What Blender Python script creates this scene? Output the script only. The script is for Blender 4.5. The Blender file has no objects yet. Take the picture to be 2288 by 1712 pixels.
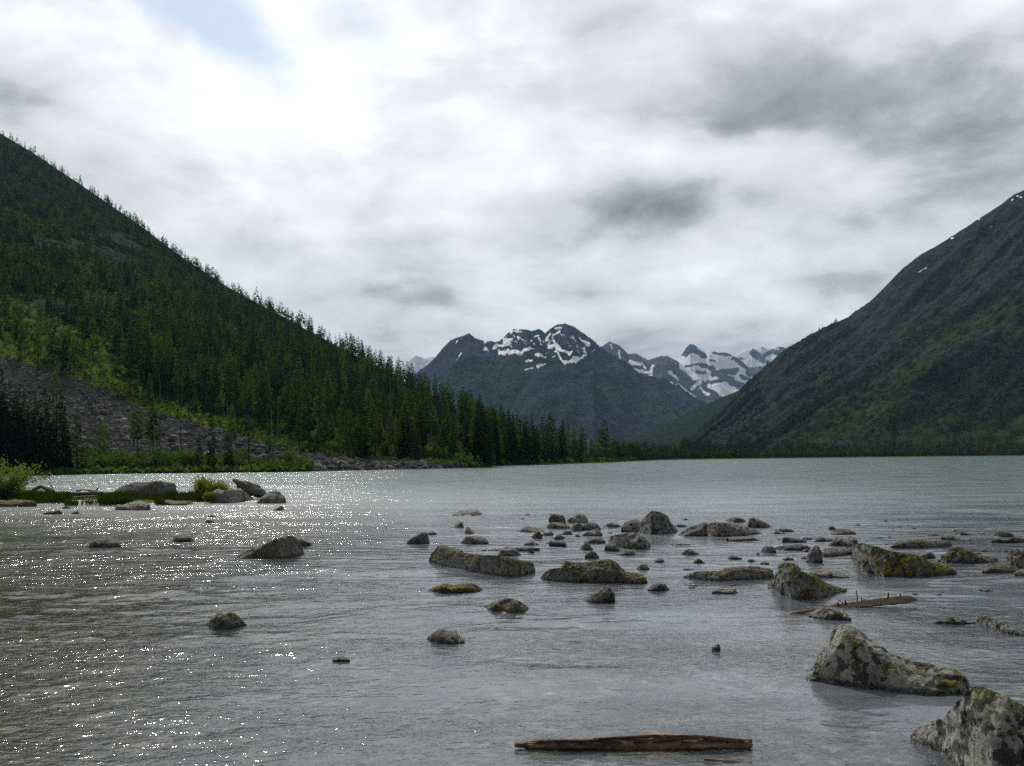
import bpy, math, random
import numpy as np
from mathutils import Vector, Matrix

random.seed(7)
rng = np.random.default_rng(7)
sc = bpy.context.scene
COL = sc.collection

# ------------------------------------------------------------------ camera geometry
W, H = 2288.0, 1712.0
F = 2245.0                      # focal length in photo pixels
HC = 2.4                        # camera height above the lake
ROLL = 0.0087                   # slight tilt of the hand-held camera
Y0 = 1022.0                     # horizon row in the middle of the photo
CR, SR = math.cos(ROLL), math.sin(ROLL)

def tan(px, py):
    """pixel -> tangents (x/Y, (z-HC)/Y)"""
    a = (np.asarray(px, float) - 1144.0) / F
    b = (np.asarray(py, float) - Y0) / F
    return a * CR - b * SR, -a * SR - b * CR

def pix(x, y, z):
    X = x / y; Z = (z - HC) / y
    a = X * CR - Z * SR
    b = -(X * SR + Z * CR)
    return a * F + 1144.0, b * F + Y0

def dist0(px, py, z=0.0):
    X, Z = tan(px, py)
    return (z - HC) / Z

def ground(px, py, z=0.0):
    X, Z = tan(px, py)
    Y = (z - HC) / Z
    return float(X * Y), float(Y)

cam_d = bpy.data.cameras.new('camera')
cam = bpy.data.objects.new('camera', cam_d)
COL.objects.link(cam)
cam_d.sensor_fit = 'HORIZONTAL'
cam_d.sensor_width = 36.0
cam_d.lens = 36.0 * F / W
cam_d.shift_y = (Y0 - H / 2) / W
cam_d.clip_start = 0.1
cam_d.clip_end = 60000
R = Matrix(((CR, SR, 0), (0, 0, -1), (-SR, CR, 0)))
cam.matrix_world = Matrix.Translation((0, 0, HC)) @ R.to_4x4()
sc.camera = cam

# ------------------------------------------------------------------ numpy noise
PERM = np.random.default_rng(11).permutation(256)
PERM = np.concatenate([PERM, PERM, PERM])
G3 = np.random.default_rng(12).normal(size=(256, 3)); G3 /= np.linalg.norm(G3, axis=1)[:, None]

def perlin(x, y, z=None):
    x = np.asarray(x, float); y = np.asarray(y, float)
    z = np.zeros_like(x) + (0.37 if z is None else z)
    xi = np.floor(x).astype(np.int64); yi = np.floor(y).astype(np.int64); zi = np.floor(z).astype(np.int64)
    xf = x - xi; yf = y - yi; zf = z - zi
    u = xf**3 * (xf * (xf * 6 - 15) + 10); v = yf**3 * (yf * (yf * 6 - 15) + 10); w = zf**3 * (zf * (zf * 6 - 15) + 10)
    xi &= 255; yi &= 255; zi &= 255
    def g(i, j, k):
        h = PERM[PERM[PERM[(xi + i) & 255] + ((yi + j) & 255)] + ((zi + k) & 255)]
        gr = G3[h]
        return gr[..., 0] * (xf - i) + gr[..., 1] * (yf - j) + gr[..., 2] * (zf - k)
    def lerp(a, b, t): return a + t * (b - a)
    r = lerp(lerp(lerp(g(0,0,0), g(1,0,0), u), lerp(g(0,1,0), g(1,1,0), u), v),
             lerp(lerp(g(0,0,1), g(1,0,1), u), lerp(g(0,1,1), g(1,1,1), u), v), w)
    return r * 1.5

def fbm(x, y, z=None, o=4, gain=0.5):
    s = 0; a = 1.0; t = 0; f = 1.0
    for k in range(o):
        s = s + a * perlin(np.asarray(x) * f + 17.3 * k, np.asarray(y) * f - 9.1 * k, None if z is None else np.asarray(z) * f + 3.3 * k)
        t += a; a *= gain; f *= 2.03
    return s / t

def ridged(x, y, o=4):
    s = 0; a = 1.0; t = 0; f = 1.0
    for k in range(o):
        s = s + a * (1 - 2 * np.abs(perlin(x * f + 31.7 * k, y * f + 5.5 * k)))
        t += a; a *= 0.5; f *= 2.1
    return s / t

# ------------------------------------------------------------------ mesh helpers
def mesh_from(name, V, Fc, mats=(), smooth=True, mi=None, attrs=None, quads=True):
    V = np.asarray(V, np.float32); Fc = np.asarray(Fc, np.int32)
    me = bpy.data.meshes.new(name)
    n = Fc.shape[1]
    me.vertices.add(len(V)); me.vertices.foreach_set('co', V.ravel())
    me.loops.add(Fc.size); me.loops.foreach_set('vertex_index', Fc.ravel())
    me.polygons.add(len(Fc))
    me.polygons.foreach_set('loop_start', np.arange(0, Fc.size, n, dtype=np.int32))
    me.polygons.foreach_set('loop_total', np.full(len(Fc), n, np.int32))
    for m in mats: me.materials.append(m)
    if mi is not None: me.polygons.foreach_set('material_index', np.asarray(mi, np.int32))
    me.polygons.foreach_set('use_smooth', np.full(len(Fc), smooth, bool))
    for k, a in (attrs or {}).items():
        at = me.attributes.new(k, 'FLOAT', 'POINT'); at.data.foreach_set('value', np.asarray(a, np.float32).ravel())
    me.update(calc_edges=True); me.validate()
    return me

def link(name, me, parent=None, label=None, cat=None, group=None, kind=None):
    o = bpy.data.objects.new(name, me); COL.objects.link(o)
    if parent: o.parent = parent
    if label: o['label'] = label
    if cat: o['category'] = cat
    if group: o['group'] = group
    if kind: o['kind'] = kind
    return o

def grid_faces(nr, nc):
    i = np.arange(nr - 1)[:, None] * nc + np.arange(nc - 1)[None, :]
    return np.stack([i, i + 1, i + nc + 1, i + nc], -1).reshape(-1, 4)

# ------------------------------------------------------------------ material helpers
class NT:
    def __init__(s, name):
        s.m = bpy.data.materials.new(name); s.m.use_nodes = True
        s.t = s.m.node_tree; s.t.nodes.clear()
        s.out = s.t.nodes.new('ShaderNodeOutputMaterial')
    def n(s, typ, **kw):
        nd = s.t.nodes.new(typ)
        for k, v in kw.items():
            if k in nd.inputs: s.set(nd, k, v)
            else: setattr(nd, k, v)
        return nd
    def set(s, nd, k, v):
        if hasattr(v, 'is_output') or isinstance(v, bpy.types.NodeSocket): s.t.links.new(v, nd.inputs[k])
        else: nd.inputs[k].default_value = v
    def math(s, op, a, b=0.0, c=None, clamp=False):
        nd = s.t.nodes.new('ShaderNodeMath'); nd.operation = op; nd.use_clamp = clamp
        s.set(nd, 0, a); s.set(nd, 1, b)
        if c is not None: s.set(nd, 2, c)
        return nd.outputs[0]
    def mix(s, f, a, b, bl='MIX'):
        nd = s.t.nodes.new('ShaderNodeMix'); nd.data_type = 'RGBA'; nd.blend_type = bl
        s.set(nd, 0, f); s.set(nd, 6, a); s.set(nd, 7, b)
        return nd.outputs[2]
    def noise(s, vec, scale, det=4, rough=0.55, dist=0.0):
        nd = s.t.nodes.new('ShaderNodeTexNoise')
        if vec is not None: s.t.links.new(vec, nd.inputs['Vector'])
        nd.inputs['Scale'].default_value = scale; nd.inputs['Detail'].default_value = det
        nd.inputs['Roughness'].default_value = rough; nd.inputs['Distortion'].default_value = dist
        return nd.outputs[0]
    def ss(s, v, lo, hi, a=0.0, b=1.0):
        nd = s.t.nodes.new('ShaderNodeMapRange'); nd.interpolation_type = 'SMOOTHSTEP'
        s.set(nd, 0, v); s.set(nd, 1, lo); s.set(nd, 2, hi); s.set(nd, 3, a); s.set(nd, 4, b)
        return nd.outputs[0]
    def map(s, vec, scale=(1, 1, 1), rot=(0, 0, 0)):
        nd = s.t.nodes.new('ShaderNodeMapping'); s.t.links.new(vec, nd.inputs[0])
        nd.inputs['Scale'].default_value = scale; nd.inputs['Rotation'].default_value = rot
        return nd.outputs[0]
    def attr(s, name, typ='GEOMETRY'):
        nd = s.t.nodes.new('ShaderNodeAttribute'); nd.attribute_name = name; nd.attribute_type = typ
        return nd.outputs['Fac']
    def link(s, a, b): s.t.links.new(a, b)

def C3(r, g, b): return (r, g, b, 1)

def world_pos(t): return t.n('ShaderNodeNewGeometry').outputs['Position']

# ------------------------------------------------------------------ world: cloudy sky
SUN_AZ, SUN_EL = math.radians(-19), math.radians(42)

def build_world():
    w = bpy.data.worlds.new('World'); sc.world = w; w.use_nodes = True
    t = NT.__new__(NT); t.t = w.node_tree; t.t.nodes.clear()
    out = t.n('ShaderNodeOutputWorld'); bg = t.n('ShaderNodeBackground')
    tc = t.n('ShaderNodeTexCoord').outputs['Generated']
    sky = t.n('ShaderNodeTexSky', sky_type='NISHITA', sun_disc=False, sun_elevation=SUN_EL, sun_rotation=SUN_AZ)
    sep = t.n('ShaderNodeSeparateXYZ'); t.link(tc, sep.inputs[0])
    x, y, z = sep.outputs
    az = t.math('ARCTAN2', x, y); el = t.math('ARCSINE', z)
    # cloud layer coordinates
    den = t.math('ADD', t.math('MAXIMUM', z, 0.0), 0.16)
    cmb = t.n('ShaderNodeCombineXYZ', X=t.math('DIVIDE', x, den), Y=t.math('DIVIDE', y, den), Z=0.0).outputs[0]
    big = t.noise(t.map(cmb, (1.0, 1.0, 1)), 0.9, 8, 0.55, 0.6)
    fine = t.noise(t.map(cmb, (1.25, 0.9, 1), (0, 0, 0.35)), 3.1, 8, 0.55, 0.55)
    wz = t.noise(tc, 5.5, 5, 0.5); wz2 = t.noise(t.map(tc, (1, 1, 1.0), (0.5, 1.1, 0.2)), 5.0, 5, 0.5)
    azw = t.math('ADD', az, t.math('MULTIPLY', t.math('SUBTRACT', wz, 0.5), 0.20))
    elw = t.math('ADD', el, t.math('MULTIPLY', t.math('SUBTRACT', wz2, 0.5), 0.11))
    def blob(px, py, sx, sy, rot=0.0):
        X, Z = tan(px, py)
        a0 = math.atan(float(X)); e0 = math.atan(float(Z) * math.cos(a0))
        dx = t.math('SUBTRACT', azw, a0); dy = t.math('SUBTRACT', elw, e0)
        c, s_ = math.cos(rot), math.sin(rot)
        u = t.math('ADD', t.math('MULTIPLY', dx, c), t.math('MULTIPLY', dy, s_))
        v = t.math('SUBTRACT', t.math('MULTIPLY', dy, c), t.math('MULTIPLY', dx, s_))
        u = t.math('MULTIPLY', u, F / sx); v = t.math('MULTIPLY', v, F / sy)
        r2 = t.math('ADD', t.math('MULTIPLY', u, u), t.math('MULTIPLY', v, v))
        return t.math('EXPONENT', t.math('MULTIPLY', r2, -1.0))
    val = t.math('ADD', 0.94, t.math('MULTIPLY', t.math('SUBTRACT', big, 0.5), 0.34))
    val = t.math('ADD', val, t.math('MULTIPLY', t.math('SUBTRACT', fine, 0.5), 0.34))
    cae = t.n('ShaderNodeCombineXYZ', X=t.math('MULTIPLY', az, 4.0), Y=t.math('MULTIPLY', el, 15.0), Z=0.3).outputs[0]
    strk = t.noise(cae, 1.25, 6, 0.55, 0.5)
    val = t.math('ADD', val, t.math('MULTIPLY', t.math('SUBTRACT', strk, 0.5), t.ss(el, 0.02, 0.35, 0.50, 0.10)))
    puff = t.noise(t.map(tc, (1, 1, 2.1), (0.1, 0.2, 0)), 5.2, 8, 0.52, 0.25); puff2 = t.noise(t.map(tc, (1, 1, 1.7), (0.7, 0.2, 0.4)), 13.0, 6, 0.5, 0.2)
    val = t.math('ADD', val, t.math('MULTIPLY', t.ss(puff, 0.34, 0.66, -0.5, 0.5), t.ss(el, 0.05, 0.40, 0.32, 0.34)))
    val = t.math('ADD', val, t.math('MULTIPLY', t.math('SUBTRACT', puff2, 0.5), 0.40))
    # broad cloud masses (direction px, py of their centre, spread, strength)
    for (px, py, sx, sy, amp, rot) in (
        (1450, 482, 330, 58, -0.66, -0.06), (1960, 280, 400, 130, -0.46, -0.16), (2180, 380, 240, 60, -0.20, 0),
        (2150, 120, 260, 130, -0.22, 0), (1460, 300, 130, 90, -0.12, -0.5), (-60, 230, 190, 130, -0.52, 0.5),
        (470, 395, 170, 34, -0.34, -0.15), (200, 330, 120, 60, -0.16, -0.5), (660, 260, 130, 40, -0.10, -0.4), (930, 330, 90, 40, -0.16, -0.4), (300, 620, 120, 40, -0.1, -0.4), (1010, 470, 130, 30, -0.14, -0.3), (790, 550, 170, 24, -0.26, 0.03), (880, 690, 210, 26, -0.30, 0.0),
        (1150, 560, 160, 60, -0.14, -0.3), (1800, 640, 230, 26, -0.30, 0), (1300, 655, 200, 20, -0.20, 0), (1350, 60, 90, 90, -0.14, -0.7),
        (1180, 470, 260, 40, -0.10, 0.0), (1650, 780, 420, 60, -0.16, 0), (960, 760, 120, 50, -0.12, 0),
        (900, 230, 420, 190, 0.26, 0), (250, 260, 260, 110, 0.20, -0.5), (1300, 725, 90, 34, 0.30, 0), (1780, 450, 110, 40, 0.22, 0),
        (1690, 150, 90, 170, 0.24, 0.0), (600, 560, 260, 60, 0.14, -0.4), (1560, 690, 180, 24, 0.14, 0)):
        val = t.math('ADD', val, t.math('MULTIPLY', blob(px, py, sx, sy, rot), amp * (0.50 if amp < 0 else 0.22)))
    # brighter round the veiled sun
    sd = t.n('ShaderNodeVectorMath', operation='DOT_PRODUCT')
    t.link(tc, sd.inputs[0]); sd.inputs[1].default_value = (math.sin(SUN_AZ) * math.cos(SUN_EL), math.cos(SUN_AZ) * math.cos(SUN_EL), math.sin(SUN_EL))
    val = t.math('ADD', val, t.ss(sd.outputs['Value'], 0.80, 1.0, 0.0, 0.14))
    # soft shoulder and toe, as thin and thick cloud differ less than their depth
    hi_ = t.math('MULTIPLY', t.math('MAXIMUM', t.math('SUBTRACT', val, 0.80), 0.0), 0.50)
    lo_ = t.math('MULTIPLY', t.math('MAXIMUM', t.math('SUBTRACT', 0.66, val), 0.0), 0.85)
    val = t.math('SUBTRACT', t.math('ADD', t.math('MAXIMUM', t.math('MINIMUM', val, 0.80), 0.66), hi_), lo_)
    back = t.ss(y, -0.55, 0.40, 0.40, 1.0)  # unseen rear sky dimmed on purpose so camera-facing surfaces stay dark
    val = t.math('MULTIPLY', val, back)
    val = t.math('MAXIMUM', t.math('MINIMUM', val, 1.06), 0.12)
    tint = t.mix(t.ss(val, 0.25, 0.9), C3(0.92, 0.97, 1.07), C3(0.985, 1.0, 1.02))
    cl = t.n('ShaderNodeVectorMath', operation='SCALE'); t.link(tint, cl.inputs[0])
    # pow: display value -> radiance
    rad = t.math('MULTIPLY', t.math('POWER', val, 1.9), 11.6)
    t.link(rad, cl.inputs['Scale'])
    # the gap of blue sky, upper left
    hole = t.math('ADD', blob(450, 50, 260, 80, -0.45), t.math('MULTIPLY', blob(800, 60, 150, 60, -0.3), 0.55))
    hole = t.math('ADD', hole, t.math('MULTIPLY', t.math('SUBTRACT', fine, 0.5), 0.9))
    hole = t.ss(hole, 0.22, 0.85)
    skyc = t.mix(0.8, sky.outputs[0], C3(5.9, 7.5, 9.6))
    skyc = t.mix(1.0, skyc, C3(1.0, 1.0, 1.0), 'MULTIPLY')
    colr = t.mix(t.math('MULTIPLY', hole, 0.85), cl.outputs[0], skyc)
    t.link(colr, bg.inputs[0]); bg.inputs[1].default_value = 0.10
    t.link(bg.outputs[0], out.inputs[0])
    w.cycles.sampling_method = 'MANUAL'; w.cycles.sample_map_resolution = 1024
build_world()

sun_d = bpy.data.lights.new('sun', 'SUN'); sun = bpy.data.objects.new('sun', sun_d); COL.objects.link(sun)
sun_d.energy = 3.0; sun_d.angle = math.radians(0.6); sun_d.color = (1.0, 0.95, 0.87)
SV = Vector((math.sin(SUN_AZ) * math.cos(SUN_EL), math.cos(SUN_AZ) * math.cos(SUN_EL), math.sin(SUN_EL)))
sun.rotation_euler = SV.to_track_quat('Z', 'Y').to_euler()
sun.location = SV * 300

vs = sc.view_settings; vs.view_transform = 'Standard'; vs.look = 'None'; vs.gamma = 1; vs.exposure = 0
USE_HAZE = True
sc.cycles.use_denoising = False
# ------------------------------------------------------------------ materials
def mat_water():
    t = NT('water'); P = world_pos(t)
    sep = t.n('ShaderNodeSeparateXYZ'); t.link(P, sep.inputs[0]); x, y, z = sep.outputs
    # ripples: long crests across the view, finer chop on top
    m1 = t.map(P, (0.55, 1.0, 1), (0, 0, 0.25)); m2 = t.map(P, (0.75, 1.0, 1), (0, 0, -0.2))
    n1 = t.noise(m1, 2.2, 2, 0.5, 0.4); n2 = t.noise(m2, 9.0, 2, 0.55, 0.3); n3 = t.noise(m2, 26.0, 2, 0.55)
    far = t.ss(y, 8.0, 30.0)
    # gusts and streaks: rougher and calmer patches
    gust = t.noise(t.map(P, (0.22, 0.7, 1), (0, 0, 0.2)), 0.45, 4, 0.6)
    river = t.ss(t.math('ADD', x, t.math('MULTIPLY', y, 0.10)), -6.0, 2.0, 1.0, 0.0)
    gs = t.math('MULTIPLY', t.ss(gust, 0.36, 0.64, 0.35, 1.30), t.math('ADD', 0.80, t.math('MULTIPLY', river, 0.55)))
    hgt = t.math('MULTIPLY', n1, t.math('MULTIPLY', far, 0.16))
    hgt = t.math('ADD', hgt, t.math('MULTIPLY', n2, 0.026)); hgt = t.math('ADD', hgt, t.math('MULTIPLY', n3, 0.0060))
    bump = t.n('ShaderNodeBump', Distance=1.0); t.link(hgt, bump.inputs['Height']); t.link(t.math('MULTIPLY', gs, WATER_BUMP), bump.inputs['Strength'])
    N = bump.outputs[0]
    fr = t.n('ShaderNodeFresnel', IOR=1.333); t.link(N, fr.inputs['Normal'])
    # choppy water seen at a low angle never mirrors fully: facets tilt towards the eye
    frc = t.math('MINIMUM', fr.outputs[0], t.ss(y, 9.0, 110.0, 0.82, 0.25))
    gl = t.n('ShaderNodeBsdfGlossy', Color=C3(1, 1, 1)); t.link(N, gl.inputs['Normal'])
    t.link(t.ss(y, 8.0, 60.0, 0.055, 0.18), gl.inputs['Roughness'])
    tr = t.n('ShaderNodeBsdfTransparent', Color=C3(0.85, 0.88, 0.84))
    df = t.n('ShaderNodeBsdfDiffuse')
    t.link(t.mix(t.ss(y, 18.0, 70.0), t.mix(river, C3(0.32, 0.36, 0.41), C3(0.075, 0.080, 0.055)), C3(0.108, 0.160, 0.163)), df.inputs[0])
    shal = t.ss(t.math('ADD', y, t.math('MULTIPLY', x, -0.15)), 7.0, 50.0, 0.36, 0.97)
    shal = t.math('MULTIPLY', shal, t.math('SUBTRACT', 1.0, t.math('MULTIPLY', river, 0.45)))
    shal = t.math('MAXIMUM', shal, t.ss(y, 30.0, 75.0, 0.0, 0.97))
    turb = t.noise(t.map(P, (0.5, 0.9, 1), (0, 0, 0.3)), 0.42, 4, 0.55)
    shal = t.math('MULTIPLY', shal, t.ss(turb, 0.35, 0.65, 0.45, 1.15), clamp=True)
    body = t.n('ShaderNodeMixShader'); t.link(shal, body.inputs[0]); t.link(tr.outputs[0], body.inputs[1]); t.link(df.outputs[0], body.inputs[2])
    mx = t.n('ShaderNodeMixShader'); t.link(frc, mx.inputs[0]); t.link(body.outputs[0], mx.inputs[1]); t.link(gl.outputs[0], mx.inputs[2])
    t.link(mx.outputs[0], t.out.inputs[0])
    return t.m
WATER_BUMP = 0.8

def mat_bed():
    t = NT('lake_bed'); P = world_pos(t)
    a = t.noise(P, 0.7, 5, 0.6); b = t.n('ShaderNodeTexVoronoi', Scale=4.5); t.link(P, b.inputs['Vector'])
    col = t.mix(t.ss(a, 0.35, 0.65), C3(0.13, 0.112, 0.070), C3(0.55, 0.50, 0.42))
    col = t.mix(t.ss(b.outputs['Distance'], 0.1, 0.7), col, C3(0.05, 0.045, 0.025))
    bs = t.n('ShaderNodeBsdfDiffuse'); t.link(col, bs.inputs[0]); t.link(bs.outputs[0], t.out.inputs[0])
    return t.m

def mat_hill():
    """left slope: undergrowth, bright clearings, grey scree"""
    t = NT('hillside'); P = world_pos(t)
    a = t.noise(P, 0.09, 5, 0.6); b = t.noise(P, 0.9, 4, 0.65); c = t.noise(P, 0.025, 3, 0.5)
    dark = t.mix(t.ss(a, 0.35, 0.65), C3(0.008, 0.015, 0.005), C3(0.030, 0.042, 0.012))
    grass = t.mix(t.ss(b, 0.3, 0.7), C3(0.055, 0.095, 0.014), C3(0.14, 0.165, 0.03))
    clear = t.math('ADD', t.attr('clear'), t.math('MULTIPLY', t.math('SUBTRACT', a, 0.5), 0.9))
    col = t.mix(t.ss(clear, 0.25, 0.75), dark, grass)
    vor = t.n('ShaderNodeTexVoronoi', Scale=1.1); t.link(P, vor.inputs['Vector'])
    rock = t.mix(t.ss(vor.outputs['Distance'], 0.05, 0.55), C3(0.106, 0.107, 0.095), C3(0.056, 0.057, 0.050))
    rock = t.mix(t.ss(b, 0.35, 0.7), rock, C3(0.060, 0.061, 0.053))
    scr = t.math('ADD', t.attr('scree'), t.math('MULTIPLY', t.math('SUBTRACT', a, 0.5), 0.8))
    scr = t.ss(scr, 0.42, 0.58)
    col = t.mix(scr, col, rock)
    bump = t.n('ShaderNodeBump', Strength=0.8, Distance=0.8); t.link(t.math('SUBTRACT', b, vor.outputs['Distance']), bump.inputs['Height'])
    bs = t.n('ShaderNodeBsdfDiffuse'); t.link(col, bs.inputs[0]); t.link(bump.outputs[0], bs.inputs['Normal']); t.link(bs.outputs[0], t.out.inputs[0])
    return t.m

def mat_mountain(name, rock1, rock2, green1, green2, scale, snow_col=C3(0.93, 0.94, 0.96), bump_d=6.0):
    """rock / green / dark-wood / snow cover by the mesh's own masks, broken up by noise"""
    t = NT(name); P = world_pos(t)
    a = t.noise(P, scale, 6, 0.65); b = t.noise(P, scale * 7, 5, 0.65); c = t.noise(P, scale * 35, 4, 0.7)
    rock = t.mix(t.ss(b, 0.3, 0.7), rock1, rock2)
    rock = t.mix(t.ss(c, 0.52, 0.76, 0, 0.40), rock, C3(min(rock2[0] * 2.0, 1), min(rock2[1] * 2.0, 1), min(rock2[2] * 2.0, 1)))
    gr = t.mix(t.ss(b, 0.35, 0.65), green1, green2)
    g = t.math('ADD', t.attr('green'), t.math('MULTIPLY', t.math('SUBTRACT', a, 0.5), 1.0))
    g = t.math('ADD', g, t.math('MULTIPLY', t.math('SUBTRACT', c, 0.5), 0.7))
    col = t.mix(t.ss(g, 0.3, 0.7), rock, gr)
    d = t.math('ADD', t.attr('wood'), t.math('MULTIPLY', t.math('SUBTRACT', c, 0.5), 1.1))
    d = t.math('ADD', d, t.math('MULTIPLY', t.math('SUBTRACT', b, 0.5), 0.6))
    col = t.mix(t.ss(d, 0.4, 0.6), col, C3(0.016, 0.028, 0.014))
    s = t.math('ADD', t.attr('snow'), t.math('MULTIPLY', t.math('SUBTRACT', b, 0.5), 0.75))
    s = t.math('ADD', s, t.math('MULTIPLY', t.math('SUBTRACT', c, 0.5), 0.85))
    sn = t.ss(s, 0.41, 0.60)
    col = t.mix(sn, col, snow_col)
    bump = t.n('ShaderNodeBump', Strength=0.6, Distance=bump_d); t.link(t.math('ADD', b, t.math('MULTIPLY', c, 0.4)), bump.inputs['Height'])
    bs = t.n('ShaderNodeBsdfDiffuse'); t.link(col, bs.inputs[0]); t.link(bump.outputs[0], bs.inputs['Normal']); t.link(bs.outputs[0], t.out.inputs[0])
    return t.m

def mat_foliage(name, c1, c2, c3, nscale=0.8, transl=0.35):
    t = NT(name); P = world_pos(t)
    oi = t.n('ShaderNodeObjectInfo')
    r = t.math('FRACT', t.math('ADD', oi.outputs['Random'], t.attr('tint')))
    n = t.noise(P, nscale, 3, 0.6)
    col = t.mix(t.ss(n, 0.35, 0.65), c1, c2)
    col = t.mix(t.ss(r, 0.45, 1.0, 0.0, 0.75), col, c3)
    df = t.n('ShaderNodeBsdfDiffuse'); t.link(col, df.inputs[0])
    tl = t.n('ShaderNodeBsdfTranslucent'); t.link(t.mix(1.0, col, C3(1.2, 1.25, 0.6), 'MULTIPLY'), tl.inputs[0])
    mx = t.n('ShaderNodeMixShader'); mx.inputs[0].default_value = transl
    t.link(df.outputs[0], mx.inputs[1]); t.link(tl.outputs[0], mx.inputs[2]); t.link(mx.outputs[0], t.out.inputs[0])
    return t.m

def mat_bark(name, c1, c2, scale=6.0, rough=0.85, stretch=(1, 1, 0.15), spec=0.2, coord='Object'):
    t = NT(name); P = t.n('ShaderNodeTexCoord').outputs[coord]
    n = t.noise(t.map(P, stretch), scale, 5, 0.65)
    n2 = t.noise(P, scale * 0.5, 4, 0.6)
    col = t.mix(t.ss(n, 0.35, 0.65), c1, c2)
    col = t.mix(t.ss(n2, 0.5, 0.75, 0, 0.5), col, C3(c1[0] * 0.4, c1[1] * 0.4, c1[2] * 0.4))
    bump = t.n('ShaderNodeBump', Strength=0.9, Distance=0.012); t.link(n, bump.inputs['Height'])
    bs = t.n('ShaderNodeBsdfPrincipled', Roughness=rough); t.link(col, bs.inputs['Base Color']); t.link(bump.outputs[0], bs.inputs['Normal'])
    bs.inputs['Specular IOR Level'].default_value = spec
    t.link(bs.outputs[0], t.out.inputs[0])
    return t.m

def mat_rock():
    """object colour: R moss cover, G brightness, B lichen cover"""
    t = NT('lake_rock'); P = world_pos(t)
    oi = t.n('ShaderNodeObjectInfo'); sc_ = t.n('ShaderNodeSeparateColor'); t.link(oi.outputs['Color'], sc_.inputs[0])
    moss_a, bright, lich_a = sc_.outputs[0], sc_.outputs[1], sc_.outputs[2]
    geo = t.n('ShaderNodeNewGeometry'); nz = t.n('ShaderNodeSeparateXYZ'); t.link(geo.outputs['Normal'], nz.inputs[0])
    pz = t.n('ShaderNodeSeparateXYZ'); t.link(P, pz.inputs[0])
    a = t.noise(P, 3.2, 6, 0.65); b = t.noise(P, 16.0, 5, 0.65); c = t.noise(P, 55.0, 4, 0.7); l = t.noise(P, 8.0, 5, 0.7, 0.8)
    l2 = t.noise(P, 10.0, 6, 0.62, 0.4)
    col = t.mix(t.ss(a, 0.32, 0.68), C3(0.075, 0.070, 0.064), C3(0.19, 0.18, 0.168))
    col = t.mix(t.ss(b, 0.35, 0.7, 0, 0.7), col, C3(0.24, 0.23, 0.215))
    col = t.mix(t.ss(c, 0.55, 0.75, 0, 0.55), col, C3(0.045, 0.042, 0.040))
    bs_ = t.n('ShaderNodeVectorMath', operation='SCALE'); t.link(col, bs_.inputs[0]); t.link(t.math('MULTIPLY', bright, 2.7), bs_.inputs['Scale'])
    col = bs_.outputs[0]
    # pale lichen crusts
    lf = t.ss(t.math('ADD', l, t.math('MULTIPLY', t.math('SUBTRACT', lich_a, 0.5), 0.35)), 0.55, 0.60)
    lf = t.math('MULTIPLY', lf, t.math('MINIMUM', t.math('MULTIPLY', lich_a, 2.2), 0.85))
    col = t.mix(lf, col, t.mix(t.ss(b, 0.4, 0.6), C3(0.30, 0.31, 0.24), C3(0.40, 0.40, 0.37)))
    # greenish map lichen near the top of lichen-rich stones
    gz = t.ss(pz.outputs[2], 0.42, 0.75)
    gf = t.math('MULTIPLY', t.math('MULTIPLY', gz, t.ss(lich_a, 0.55, 0.8)), t.ss(a, 0.42, 0.55, 0.1, 0.85))
    col = t.mix(gf, col, C3(0.30, 0.33, 0.16))
    # black crust lichen
    kf = t.ss(t.math('ADD', t.math('ADD', l2, t.math('MULTIPLY', lich_a, 0.06)), t.math('MULTIPLY', t.math('SUBTRACT', a, 0.5), 0.7)), 0.56, 0.61, 0, 0.88)
    col = t.mix(kf, col, C3(0.022, 0.022, 0.018))
    # moss on the upward faces
    up = t.ss(nz.outputs[2], -0.25, 0.55)
    mf = t.math('ADD', t.math('MULTIPLY', up, 0.35), t.math('ADD', t.math('MULTIPLY', moss_a, 0.55), t.math('MULTIPLY', t.math('SUBTRACT', a, 0.5), 1.3)))
    mf = t.math('ADD', mf, t.math('MULTIPLY', t.math('SUBTRACT', b, 0.5), 0.8))
    mf = t.math('MULTIPLY', t.ss(mf, 0.62, 0.76), t.ss(moss_a, 0.02, 0.12))
    mcol = t.mix(t.ss(t.math('ADD', b, t.math('MULTIPLY', t.math('SUBTRACT', a, 0.5), 0.8)), 0.35, 0.72), C3(0.026, 0.024, 0.008), C3(0.20, 0.19, 0.018))
    col = t.mix(mf, col, mcol)
    # wet band along the waterline
    wet = t.ss(t.math('ADD', pz.outputs[2], t.math('MULTIPLY', t.math('SUBTRACT', b, 0.5), 0.10)), 0.015, 0.075, 1.0, 0.0)
    col = t.mix(t.math('MULTIPLY', wet, 0.72), col, C3(0.012, 0.012, 0.011))
    bump = t.n('ShaderNodeBump', Strength=1.0, Distance=0.075)
    hh = t.math('ADD', t.math('MULTIPLY', b, 0.7), t.math('MULTIPLY', c, 0.3)); hh = t.math('ADD', hh, t.math('MULTIPLY', mf, 0.35))
    t.link(hh, bump.inputs['Height'])
    bs = t.n('ShaderNodeBsdfPrincipled'); t.link(col, bs.inputs['Base Color']); t.link(bump.outputs[0], bs.inputs['Normal'])
    t.link(t.math('SUBTRACT', 0.88, t.math('MULTIPLY', wet, 0.55)), bs.inputs['Roughness'])
    bs.inputs['Specular IOR Level'].default_value = 0.35
    t.link(bs.outputs[0], t.out.inputs[0])
    return t.m

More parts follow.
